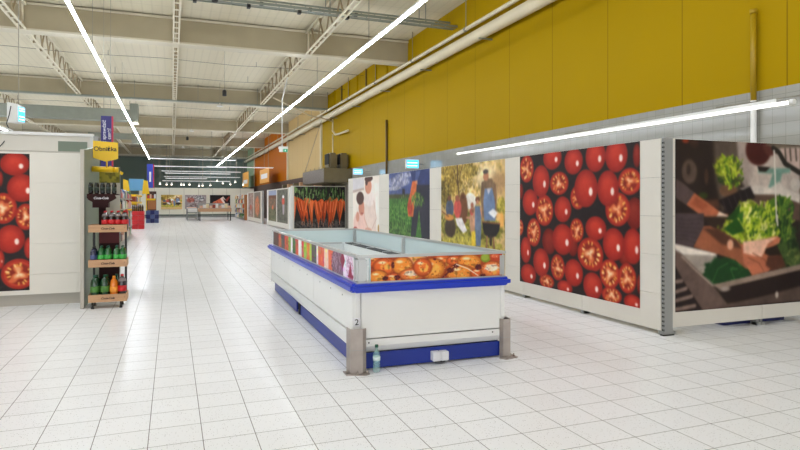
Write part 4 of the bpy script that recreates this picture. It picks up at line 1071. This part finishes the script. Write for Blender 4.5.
# inside: liner walls, floor, grille, lid rail
MB().box(X0 + .05, Y0 + .05, .34, X0 + .09, Y1 - .05, .785).build('liner_wall', 'white_in', fz)
MB().box(X1 - .09, Y0 + .05, .34, X1 - .05, Y1 - .05, .785).build('liner_wall', 'white_in', fz)
MB().box(X0 + .09, Y0 + .05, .34, X1 - .09, Y0 + .09, .785).build('liner_wall', 'white_in', fz)
MB().box(X0 + .09, Y1 - .09, .34, X1 - .09, Y1 - .05, .785).build('liner_wall', 'white_in', fz)
MB().box(X0 + .05, Y0 + .05, .30, X1 - .05, Y1 - .05, .34).build('liner_floor', 'white_in', fz)
m = MB().box(X1 - .22, Y0 + .1, .74, X1 - .09, Y1 - .1, .76)
for k in range(5):
    m.box(X1 - .225 + k * .03, Y0 + .1, .76, X1 - .212 + k * .03, Y1 - .1, .785)
m.build('air_grille', 'grille', fz)
for k in range(6):
    MB().box(X1 - .225, 5.7 + k * .8, .755, X1 - .08, 5.73 + k * .8, .79).build('grille_bracket', 'alu', fz)
MB().box(X1 - .25, Y0 + .1, .5, X1 - .225, Y1 - .1, .77).build('grille_wall', 'white_in', fz)
MB().box(X0 + .07, Y1 - .14, .77, X1 - .29, Y1 - .09, .80).build('rear_rail', 'alu', fz)
MB().box(X0 + .09, 7.82, .34, X1 - .3, 7.86, .62).build('basin_divider', 'white_in', fz)
# number plate and socket
pl_ = MB().box(XB - .02, Y0 - .012, .40, XB + .05, Y0 - .004, .475).build('number_plate', 'letter_white', fz)
text('numeral', '2', .075, 'letter_black', pl_, (XB + .015, Y0 - .0135, .4375))
sk = MB().box(2.24, Y0 - .055, .035, 2.315, Y0 + .02, .118).box(2.32, Y0 - .055, .035, 2.395, Y0 + .02, .118).build('power_socket', 'socket', fz, .004)
MB().box(2.27, Y0 - .03, .02, 2.37, Y0 + .0, .035).build('socket_gland', 'dark', sk)
MB().box(2.25, Y0 - .06, .05, 2.305, Y0 - .055, .10).box(2.33, Y0 - .06, .05, 2.385, Y0 - .055, .10).build('socket_flap', 'socket', sk, .003)
for (x, y, z) in ((X0 - .006, 5.22, .6), ):
    MB().box(x, y, z, x + .006, y + .03, z + .03).build('clip', 'steel_grey', fz)

fz.rotation_euler = (0, 0, -.014)
# steel corner guards bolted to the floor
def guard(name, label, pts, z1, plate, bolts):
    t = thing(name, label, 'post', (pts[1][0], pts[1][1], 0))
    n = len(pts); th = .008
    poly = list(pts) + [(p[0] + th * .2, p[1] + th) for p in reversed(pts)]
    MB().prism(poly, 'z', .006, z1).build('guard_plate', 'steel', t)
    MB().prism(plate, 'z', 0, .008).build('base_plate', 'steel', t)
    for b in bolts:
        MB().lathe([(.012, 0), (.012, .014), (.006, .016), (.006, .03)], b[0], b[1], .008, 8).build('bolt', 'steel', t)
    m = MB()
    for a, b in zip(pts[:-1], pts[1:]):
        m.bar((a[0], a[1] - .001, z1 * .53), (b[0], b[1] - .001, z1 * .53), .004)
    m.build('crease', 'steel_grey', t)
    return t
guard('corner_guard', 'bent steel corner guard at the near left corner of the freezer', [(1.442, 5.10), (1.447, 4.985), (1.55, 4.96), (1.588, 4.985)], .395,
      [(1.41, 5.10), (1.405, 4.97), (1.56, 4.91), (1.61, 4.94), (1.6, 5.02)], [(1.425, 5.02), (1.5, 4.945), (1.588, 4.95)])
guard('corner_guard', 'bent steel corner guard at the right corner of the freezer front', [(2.955, 5.035), (2.975, 5.0), (3.045, 4.985), (3.06, 5.1)], .375,
      [(2.93, 5.0), (2.97, 4.93), (3.12, 4.97), (3.12, 5.08), (3.06, 5.14)], [(3.09, 5.0), (3.09, 5.07), (2.99, 4.955)])

# bottle left on the floor
bt = thing('water_bottle', 'clear green water bottle standing on the floor by the freezer', 'bottle', (1.685, 4.985, 0))
MB().lathe([(.022, .0), (.03, .004), (.032, .02), (.030, .05), (.033, .06), (.0305, .07), (.033, .08), (.0305, .09), (.033, .10), (.030, .115), (.033, .14), (.028, .165), (.016, .195), (.0125, .205), (.0125, .222)], 1.685, 4.985, 0, 20).build('body', 'pet_green', bt)
MB().lathe([(.0155, .0), (.0155, .02), (.013, .023)], 1.685, 4.985, .220, 16).build('cap', 'cap_green', bt)
MB().lathe([(.0325, .0), (.0325, .035)], 1.685, 4.985, .105, 20).build('label_band', 'green_lab2' if 'green_lab2' in M else 'glass_in', bt)

# ================================================================== THE DRINKS RACK
rk = thing('drinks_rack', 'dark drinks rack with three light wood crate shelves at the end of the left partition', 'rack', (-.85, 9.5, 0))
RX0, RX1, RY0, RY1 = -1.09, -.60, 9.3, 9.68
MB().box(-.99, RY1 - .03, .12, -.72, RY1, 1.2).build('back_board', 'brown', rk)
MB().box(-.985, RY1 - .035, .90, -.725, RY1 - .03, 1.12).build('red_board', 'maroon', rk)
MB().box(-.99, RY1 - .06, 1.18, -.90, RY1 - .0, 1.5).build('neck', 'brown', rk)
hd = MB().prism([(-1.12, 1.60), (-.76, 1.60), (-.74, 1.555), (-.79, 1.52), (-.83, 1.5), (-.88, 1.46), (-1.0, 1.46), (-1.05, 1.5), (-1.10, 1.53), (-1.12, 1.56)], 'y', RY0 + .1, RY0 + .12).build('header', 'brown', rk)
text('logo', 'Coca-Cola', .044, 'letter_white', hd, (-.94, RY0 + .098, 1.555), shear=.35, bold=.0008)
MB().box(-1.12, RY0 + .1, 1.60, -.72, RY1, 1.615).build('top_tray', 'brown', rk)
MB().box(-1.05, RY0 + .12, 1.42, -.85, RY1 - .03, 1.6).build('tray_support', 'brown', rk)
SH = (1.075, .585, .095)
for z in SH:
    m = MB().box(RX0, RY0, z, RX1, RY0 + .015, z + .105).box(RX0, RY1 - .015, z, RX1, RY1, z + .105)
    m.box(RX0, RY0 + .015, z, RX0 + .012, RY1 - .015, z + .105).box(RX1 - .012, RY0 + .015, z, RX1, RY1 - .015, z + .105).box(RX0 + .012, RY0 + .015, z, RX1 - .012, RY1 - .015, z + .012)
    c = m.build('crate_shelf', 'wood', rk)
    text('logo', 'Coca-Cola', .04, 'letter_brown', c, ((RX0 + RX1) / 2, RY0 - .001, z + .052), shear=.35, bold=.0012)
    text('mark', 'l', .03, 'letter_brown', c, (RX1 - .03, RY0 - .001, z + .06))
for x in (RX0 + .02, RX1 - .05):
    MB().box(x, RY1 - .03, .1, x + .03, RY1, 1.1).build('frame_post', 'black', rk)
for x in (RX0 + .05, RX1 - .08):
    for y in (RY0 + .04, RY1 - .05):
        MB().lathe([(.02, 0), (.022, .01), (.014, .03), (.014, .095)], x, y, 0, 10).build('foot', 'black', rk)

PROF = [(.030, .0), (.040, .006), (.043, .03), (.041, .09), (.044, .12), (.043, .195), (.035, .226), (.017, .25), (.013, .262)]
def bottle(name, label, body, cap, lab, group, neck=None):
    t = thing(name, label, 'bottle', (0, 0, -5), group)
    MB().lathe(PROF, n=16).build('body', body, t, local=True)
    MB().lathe([(.016, .258), (.016, .278), (.013, .28)], n=12).build('cap', cap, t, local=True)
    MB().lathe([(.0448, .095), (.0452, .11), (.0448, .158)], n=16).build('label_band', lab, t, local=True)
    if neck:
        MB().lathe([(.0415, .203), (.0358, .2265), (.0158, .2505), (.0138, .262)], n=16).build('empty_neck', neck, t, local=True)
    return t
B = dict(
    cola=bottle('cola_bottle', '', 'cola', 'red', 'red', None, 'clear'),
    green=bottle('lemonade_bottle', '', 'soda_green', 'cap_green', 'green_lab', None),
    dgreen=bottle('lemonade_bottle', '', 'soda_dgreen', 'cap_green', 'lime_lab', None),
    orange=bottle('orange_soda_bottle', '', 'orange', 'orange_lab', 'orange_lab', None),
    dark=bottle('dark_soda_bottle', '', 'soda_blue', 'black', 'grey_lab', None))
used = set()
def put(kind, x, y, z, label, group=None, s=1.0):
    if kind in used:
        o = dup(B[kind], (x, y, z), label)
    else:
        used.add(kind); o = B[kind]; o.location = (x, y, z); o['label'] = label
    if group: o['group'] = group
    elif 'group' in o: del o['group']
    o.scale = (s, s, s)
    return o
z = SH[0] + .013
for k in range(4):
    for r in range(2):
        put('cola', -.885 + k * .083, 9.37 + r * .125, z, 'dark cola bottle with red label on the top crate shelf', 'cola bottles on the top crate shelf', 1.03)
z = SH[1] + .013
for r in range(2):
    put('dark', -1.03, 9.37 + r * .125, z, 'dark blue bottle at the left of the middle crate shelf', 'dark bottles on the middle crate shelf', .98)
    for k, x in enumerate((-.935, -.85, -.74, -.66)):
        put('green', x, 9.37 + r * .125, z, 'bright green bottle on the middle crate shelf', 'green bottles on the middle crate shelf', 1.0)
z = SH[2] + .013
put('dgreen', -1.015, 9.38, z, 'large dark green bottle, leftmost on the bottom crate shelf', s=1.3)
put('dgreen', -.89, 9.385, z, 'large dark green bottle just left of the orange drink on the bottom crate', s=1.3)
put('orange', -.772, 9.38, z, 'bright orange drink bottle on the bottom crate shelf', s=1.22)
put('cola', -.665, 9.38, z, 'cola bottle with red label at the right of the bottom crate shelf', s=1.3)
for k, x in enumerate((-1.01, -.88, -.75)):
    put('dgreen', x, 9.54, z, 'dark green bottle in the back row of the bottom crate', 'back row of the bottom crate', 1.25)
cb = thing('dark_can', '', 'can', (0, 0, -5))
MB().lathe([(.022, 0), (.03, .006), (.032, .02), (.032, .12), (.024, .145), (.024, .16)], n=14).build('body', mat('dark_can_body', (14, 20, 16), .25, coat=.3), cb, local=True)
MB().lathe([(.0325, .045), (.0325, .095)], n=14).build('label_band', mat('dark_can_label', (26, 44, 30), .4), cb, local=True)
for k in range(5):
    l = 'tall black can standing on top of the drinks rack'
    o = cb if k == 0 else dup(cb, (0, 0, 0))
    o.location = (-1.075 + k * .075, 9.47, 1.616); o['label'] = l; o['group'] = 'black cans on top of the drinks rack'

# ------------------------------------------------------------------ yellow signs above the rack
t = thing('flag_sign', 'yellow flag sign reading Obniżka above the drinks rack', 'sign', (-.95, 10.2, 2.1))
f = MB().prism([(-1.13, 2.44), (-.78, 2.42), (-.78, 2.17), (-.95, 2.12), (-1.13, 2.175)], 'y', 10.2, 10.215).build('sign_face', 'yellow', t)
text('lettering', 'Obniżka', .092, 'letter_black', f, (-.96, 10.198, 2.315), bold=.0016)
MB().tube([(-.94, 10.22, 2.13), (-.94, 10.22, 2.03)], .012, 8).build('stem', 'yellow', t)
MB().tube([(-1.15, 10.25, 2.01), (-.86, 10.25, 2.0)], .045, 12).tube([(-.86, 10.25, 2.0), (-.78, 10.25, 2.0)], .042, 12).build('rolled_holder', 'yellow', t)
MB().bar((-1.16, 10.25, 2.01), (-1.17, 11.4, 2.05), .03).build('arm', 'steel_grey', t)
p = Print(.32, .26, .01, (110, 104, 34)); p.blob(.15, .12, .2, .15, (150, 140, 50), (84, 84, 28), .07)
poster(p, 'fruit_picture', 'small picture of yellow-green fruit below the yellow flag sign', (-1.16, 11.34, 2.09), (1, 0, 0), G)
fp = MB().box(-1.16, 11.345, 0, -.84, 11.38, 2.1).build('gondola_end', 'board_dark')
tag(fp, 'narrow shelf end board behind the drinks rack carrying the fruit picture', 'panel')
t = thing('gondola_end', 'grey-green shelf end panel with a yellow top edge past the drinks rack', 'panel', (-1.1, 14, 0))
MB().box(-1.21, 14.0, 0, -1.03, 14.05, 2.16).build('panel', 'greygreen', t)
MB().bar((-1.24, 13.95, 2.24), (-.98, 14.0, 2.10), .03, .06).build('yellow_edge', 'yellow', t)
MB().box(-1.235, 13.98, 0, -1.21, 14.06, 2.2).build('upright', 'board_dark', t)

# hanging banners
def banner(x0, x1, y, z0, z1, label, m, words=True):
    t = thing('hanging_banner', label, 'banner', ((x0 + x1) / 2, y, z0))
    w = x1 - x0
    b = MB().box(x0, y, z0, x1 - w * .14, y + .04, z1).build('panel', m, t)
    MB().box(x1 - w * .14, y, z0, x1, y + .04, z1).build('crimson_edge', 'magenta', t)
    for x in (x0 + .06, x1 - .06):
        MB().bar((x, y + .02, z1), (x, y + .02, 7.36), .01).build('hanging_wire', 'wire', t)
    return t, b
t, b = banner(-1.60, -1.33, 16, 2.32, 3.58, 'dark blue upright banner asking about price checks, behind the yellow flag', 'navy')
text('lettering', 'Chcesz sprawdzić', .115, 'letter_white', b, (-1.53, 15.998, 3.06), rot=(PI / 2, -PI / 2, 0), align='CENTER')
text('lettering', 'cenę?', .115, 'letter_white', b, (-1.42, 15.998, 3.15), rot=(PI / 2, -PI / 2, 0), align='CENTER')
MB().lathe([(.07, 0), (.07, .01)], -1.42, 15.99, 2.5, 16).build('white_disc', 'letter_white', t)
t, b = banner(-1.62, -1.17, 45, 2.48, 4.15, 'blue upright banner farther down the aisle, below the end of the left light line', 'blue_sign')
text('lettering', 'Kasy', .3, 'letter_white', b, (-1.42, 44.998, 3.4), rot=(PI / 2, -PI / 2, 0)) if False else MB().box(-1.48, 44.99, 2.9, -1.36, 45, 3.6).build('white_marks', 'letter_white', t)

# left monitor with its cable
t = thing('hanging_monitor', 'white box monitor with a blue lit screen hanging at the top left', 'monitor', (-2.55, 12, 2.9))
b = MB().add([(-2.68, 12.1, 2.88), (-2.50, 12.0, 2.87), (-2.50, 12.0, 3.2), (-2.68, 12.1, 3.24), (-2.42, 12.2, 2.89), (-2.42, 12.2, 3.17), (-2.55, 12.4, 2.89), (-2.55, 12.4, 3.22)],
         [(0, 1, 2, 3), (1, 4, 5, 2), (4, 6, 7, 5), (6, 0, 3, 7), (3, 2, 5, 7), (0, 6, 4, 1)]).build('case', 'lamp', t, .008)
def quad_on(p0, p1, u0, u1, z0, z1, off, name, m, par):
    a = Vector(p0).lerp(Vector(p1), u0); c = Vector(p0).lerp(Vector(p1), u1)
    n = (Vector(p1) - Vector(p0)).cross(Vector((0, 0, 1))).normalized()
    a1 = a + n * off; c1 = c + n * off; a0 = a + n * .001; c0 = c + n * .001
    V = [(a0.x, a0.y, z0), (c0.x, c0.y, z0), (c0.x, c0.y, z1), (a0.x, a0.y, z1), (a1.x, a1.y, z0), (c1.x, c1.y, z0), (c1.x, c1.y, z1), (a1.x, a1.y, z1)]
    return MB().add(V, [(0, 1, 2, 3), (4, 7, 6, 5), (0, 4, 5, 1), (1, 5, 6, 2), (2, 6, 7, 3), (3, 7, 4, 0)]).build(name, m, par)
s = quad_on((-2.50, 12.0, 0), (-2.42, 12.2, 0), .12, .92, 2.905, 3.155, .004, 'screen', 'screen', t)
for z_ in (2.93, 2.98, 3.08, 3.12):
    quad_on((-2.50, 12.0, 0), (-2.42, 12.2, 0), .2, .85, z_, z_ + .018, .006, 'screen_text', 'screen_bar', s)
MB().bar((-2.52, 12.2, 3.2), (-2.52, 12.2, 7.36), .01).build('rod', 'wire', t)
MB().tube([(-2.6, 12.03, 3.16), (-2.62, 12.0, 3.0), (-2.66, 12.0, 2.85), (-2.58, 11.9, 2.7), (-2.53, 11.6, 2.62), (-2.60, 11.46, 2.45), (-2.7, 11.46, 2.33), (-2.8, 11.46, 2.26)], .008, 6).build('power_cord', 'black', t)
lb = MB().bar((-2.95, 11.7, 2.86), (-2.50, 11.7, 2.7), .03, .03).build('light_bar', 'lamp')
tag(lb, 'thin white bar cut by the left edge, resting above the tall white board', 'lamp')

# two lit screens high on the tiled wall
def wall_screen(x, y, z, w, h, label):
    t = thing('wall_screen', label, 'screen', (x, y, z))
    MB().box(x, y, z, x + w, y + .09, z + h).build('case', 'lamp', t, .008)
    s = MB().box(x + .03, y - .004, z + .03, x + w - .01, y, z + h - .03).build('screen', 'screen', t)
    for q in (.10, .2):
        MB().box(x + .05, y - .006, z + q * h / .32 - .012, x + w - .05, y - .004, z + q * h / .32 + .012).build('screen_text', 'screen_bar', s)
    MB().box(x + w, y + .03, z + h / 2 - .02, 8.0, y + .07, z + h / 2 + .02).build('wall_arm', 'steel_grey', t)
wall_screen(7.33, 18.6, 2.62, .46, .32, 'blue lit screen above the field picture on the tiled wall')
wall_screen(7.2, 24.4, 2.66, .42, .27, 'blue lit screen farther along the tiled wall, above the woman and child picture')

# extractor hood with two duct stubs
t = thing('extractor_hood', 'grey metal extractor hood box high above the carrot picture', 'hood', (7.3, 29.6, 2.42))
MB().box(6.62, 27.22, 2.42, 7.98, 32.0, 3.08).build('hood_front', 'hood_f', t, .01)
MB().box(6.605, 27.25, 2.44, 6.62, 31.98, 3.06).build('hood_side', 'hood_l', t)
for x in (6.95, 7.5):
    MB().box(x, 27.6, 3.08, x + .42, 28.5, 3.85).build('duct_stub', 'hood_f', t, .08)
    MB().box(x - .02, 27.62, 3.3, x, 28.4, 3.8).build('louvre', 'dark', t)
for k in range(5):
    MB().bar((6.7, 27.6 + k, 3.08), (6.7, 27.6 + k, 3.2), .02).build('lug', 'wire', t)
MB().bar((6.7, 31.9, 3.1), (7.95, 31.9, 7.0), .02).build('hanger', 'wire', t)

# orange hanging signs before the coloured walls
for (y, z0, z1, l) in ((50.5, 3.1, 4.25, 'orange hanging sign with pale writing before the orange wall'), (64, 3.05, 4.6, 'orange hanging sign farther away before the green wall')):
    t = thing('hanging_sign', l, 'sign', (7.2, y, z0))
    MB().box(7.17, y - 2.6, z0, 7.2, y + 2.6, z1).build('panel', 'orangecloth', t)
    MB().box(7.16, y - 1.8, z0 + .35, 7.17, y + 1.8, z0 + .75).build('pale_band', 'letter_white', t)
    MB().bar((7.19, y, z1), (7.19, y, 7.36), .02).build('hanger', 'wire', t)

# ================================================================== GOODS DOWN THE AISLE
rnd = random.Random(21)
PAL = [(232, 230, 226), (236, 236, 230), (214, 60, 50), (240, 196, 30), (60, 100, 170), (226, 180, 150), (200, 202, 206), (40, 44, 60), (150, 60, 40), (236, 222, 180), (90, 140, 70), (230, 230, 232)]
PM = [mat('packet_colour_%d' % i, c, .45) for i, c in enumerate(PAL)]
def gondola(x, y0, y1, levels, label, depth=.5, side=1):
    t = thing('shelving_unit', label, 'shelf', (x, (y0 + y1) / 2, 0))
    MB().box(x - side * depth, y0, 0, x - side * (depth - .04), y1, levels[-1] + .4).build('back_board', 'board', t)
    for z in levels:
        MB().box(x - side * depth, y0, z - .04, x, y1, z).build('shelf_board', 'board_dark', t)
    for yy in (y0, y1 - .03):
        MB().box(x - side * depth, yy, 0, x - side * (depth - .1), yy + .03, levels[-1] + .42).build('upright', 'steel_grey', t)
    return t
def packets(x, y0, y1, levels, pitch, hh, label, group, wd=.3, side=1):
    protos = {}
    for z in levels:
        y = y0
        while y < y1 - pitch:
            i = rnd.randrange(len(PM)); h = hh * rnd.choice((.6, .8, 1, 1))
            key = (i, round(h, 3))
            if key not in protos:
                o = MB().box(-wd / 2, -pitch * .44, 0, wd / 2, pitch * .44, h * .86).prism([(-pitch * .40, h * .86), (pitch * .40, h * .86), (pitch * .12, h), (-pitch * .12, h)], 'x', -wd / 2 * .8, wd / 2 * .8).build('food_packet', PM[i])
                protos[key] = o
                tag(o, label, 'packet', group)
            else:
                o = protos[key].copy(); C.objects.link(o)
            o.location = (x - side * (wd / 2 + .02), y + pitch / 2, z)
            y += pitch
LV = [.12, .5, .88, 1.26, 1.64]
gondola(-1.64, 21.0, 28.8, LV, 'white shelving unit full of packets along the left of the aisle')
packets(-1.64, 21.1, 28.8, LV, .42, .33, 'small packet on the shelving along the left of the aisle', 'packets on the left aisle shelving')
MB_ = MB().box(-2.2, 20.95, 0, -1.63, 21.0, 2.1).build('gondola_end', 'greygreen')
tag(MB_, 'grey-green end panel of the packet shelving, mostly behind the drinks rack', 'panel')
# yellow topped shelving behind
LV2 = [.12, .6, 1.1, 1.5]
t = gondola(-1.95, 37.6, 44.0, LV2, 'shelving unit with yellow shelf strips behind the red crates')
for z in (1.1, 1.5, 1.92):
    MB().box(-1.93, 37.55, z - .1, -1.9, 44, z + .02).build('yellow_strip', 'yellow', t)
    MB().box(-2.45, 37.5, z - .1, -1.9, 37.54, z + .02).build('yellow_end_strip', 'yellow', t)
packets(-1.95, 37.7, 44, LV2, .8, .36, 'small packet on the shelving with yellow strips', 'packets on the yellow strip shelving', .4)
# red crates stack
t = thing('crate_stack', '', 'crates', (0, 0, -5)) if False else None
for k in range(2):
    for z in range(4):
        x = -2.06 + k * .31
        tt = MB().box(x, 36.0, z * .25, x + .30, 36.9, z * .25 + .24).build('bottle_crate', 'red', None, .01)
        tag(tt, 'red crate in the stack beside the left aisle shelving', 'crate', 'red crates at the left of the aisle')
for k in range(6):
    tt = MB().lathe([(.045, 0), (.045, .22), (.02, .32), (.02, .36)], -2.02 + k * .1, 36.1, 1.0, 10).build('dark_bottle', 'cola')
    tag(tt, 'dark bottle standing on top of the red crates', 'bottle', 'dark bottles on the red crates')
for k in range(3):
    for z in range(3):
        x = -1.73 + k * .285
        i = (k + z) % 2
        tt = MB().box(x, 46, z * .3, x + .275, 46.8, z * .3 + .29).build('drinks_pack', 'bluecrate' if i else 'grey_lab', None, .01)
        tag(tt, 'blue and white pack of drinks stacked at the left, far down the aisle', 'pack', 'blue drinks packs far down the aisle')
st = thing('display_stand', 'yellow display stand with an orange box behind the blue drinks packs', 'stand', (-1.4, 48.2, 0))
MB().box(-1.75, 48.4, 0, -1.1, 48.5, 2.3).build('back_board', 'dkbrown', st)
MB().box(-1.8, 48, 0, -1.74, 48.5, 2.3).build('side_board', 'yellow', st)
MB().box(-1.75, 48.0, 1.62, -1.15, 48.4, 1.76).build('yellow_shelf', 'yellow', st)
MB().box(-1.68, 48.0, .95, -1.12, 48.38, 1.6).build('orange_box', 'wood_o', st)
for k in range(4):
    tt = MB().box(-1.7 + k * .15, 48.05, 1.765, -1.58 + k * .15, 48.3, 2.0 + .08 * (k % 2)).build('snack_packet', PM[(k * 3 + 2) % 12])
    tag(tt, 'small packet on top of the yellow display stand', 'packet', 'packets on the yellow display stand')
lb_ = thing('header_board', 'pale blue header board over the far left shelving', 'board', (-2.0, 40, 2.2))
MB().box(-2.46, 40, 2.2, -1.62, 40.06, 2.92).build('board', 'sky', lb_)
MB().prism([(-2.78, 2.9), (-2.5, 2.8), (-2.4, 2.15), (-2.78, 2.15)], 'y', 39.94, 39.99).build('yellow_wing', 'yellow', lb_)
MB().prism([(-1.64, 2.85), (-1.4, 2.8), (-1.3, 2.0), (-1.72, 2.0)], 'y', 39.94, 39.99).build('yellow_wing', 'yellow', lb_)
for x in (-2.4, -1.7):
    MB().box(x, 40.06, 1.9, x + .04, 40.1, 2.9).build('leg', 'steel_grey', lb_)

# island table at the far end
t = thing('sales_table', 'wood-fronted sales table on thin legs at the far end of the aisle', 'table', (3.4, 50, 0))
MB().box(2.0, 50, .72, 4.5, 52.5, .98).build('tray', 'wood', t)
MB().box(2.0, 50, .98, 4.5, 50.04, 1.02).box(2.0, 52.4, .98, 4.5, 52.5, 1.4).build('rim', 'steel_grey', t)
for x in (2.05, 4.4):
    for y in (50.05, 52.4):
        MB().box(x, y, 0, x + .06, y + .06, .72).build('leg', 'dark', t)
t = thing('sales_table', 'grey wire sales table left of and behind the wood-fronted one', 'table', (1.6, 52.5, 0))
MB().box(1.15, 51.0, .6, 1.95, 55.5, .66).box(1.15, 51.0, .2, 1.95, 55.5, .24).build('tray', 'tray', t)
for x in (1.15, 1.9):
    for y in (51, 53, 55.4):
        MB().box(x, y, 0, x + .05, y + .05, .95).build('leg', 'steel_grey', t)
for k in range(10):
    x = 2.1 + k * .24
    tt = MB().box(x, 50.1 + (k % 3) * .1, .985, x + .2, 51.2, 1.2 + .08 * (k % 3)).build('food_packet', PM[[5, 0, 9, 5, 8, 0][k % 6]])
    tag(tt, 'pale packet lying in the wood-fronted sales table', 'packet', 'packets on the sales table')
for k in range(9):
    y = 51.2 + k * .47
    tt = MB().box(1.2, y, .665, 1.9, y + .4, .95 + .06 * (k % 3)).build('food_packet', PM[[0, 6, 5, 0][k % 4]])
    tag(tt, 'pale packet on the grey wire sales table', 'packet', 'packets on the wire table')

# right side shelving at the far end
t = gondola(5.55, 51.0, 58.5, [.15, .6, 1.0, 1.4, 1.8], 'shelving with pale packets at the far right end of the aisle', .6, -1)
packets(5.55, 51.1, 58.5, [.15, .6, 1.0, 1.4, 1.8], .6, .34, 'pale packet on the far right shelving', 'packets on the far right shelving', .4, -1)
t = thing('display_cabinet', 'tall brown wooden display cabinet at the end of the far right shelving', 'cabinet', (6.0, 50.4, 0))
MB().box(5.6, 50.2, 0, 6.4, 50.9, 2.1).build('body', 'wood_o', t, .01)
MB().box(5.58, 50.3, .1, 5.6, 50.8, 2.0).build('door', 'wood_o', t)
MB().box(5.6, 50.15, 2.1, 6.45, 50.95, 2.16).build('top_board', 'board', t)
# brown interior fittings seen over the aisle partitions
for k in range(7):
    y = 31 + k * 2.1
    tt = MB().box(7.55, y, 0, 7.95, y + .5, 2.75).build('wall_pillar', 'wood' if k % 2 else 'hood_f')
    tag(tt, 'tan upright wall pillar seen above the aisle partitions', 'pillar', 'tan pillars along the dark wall')
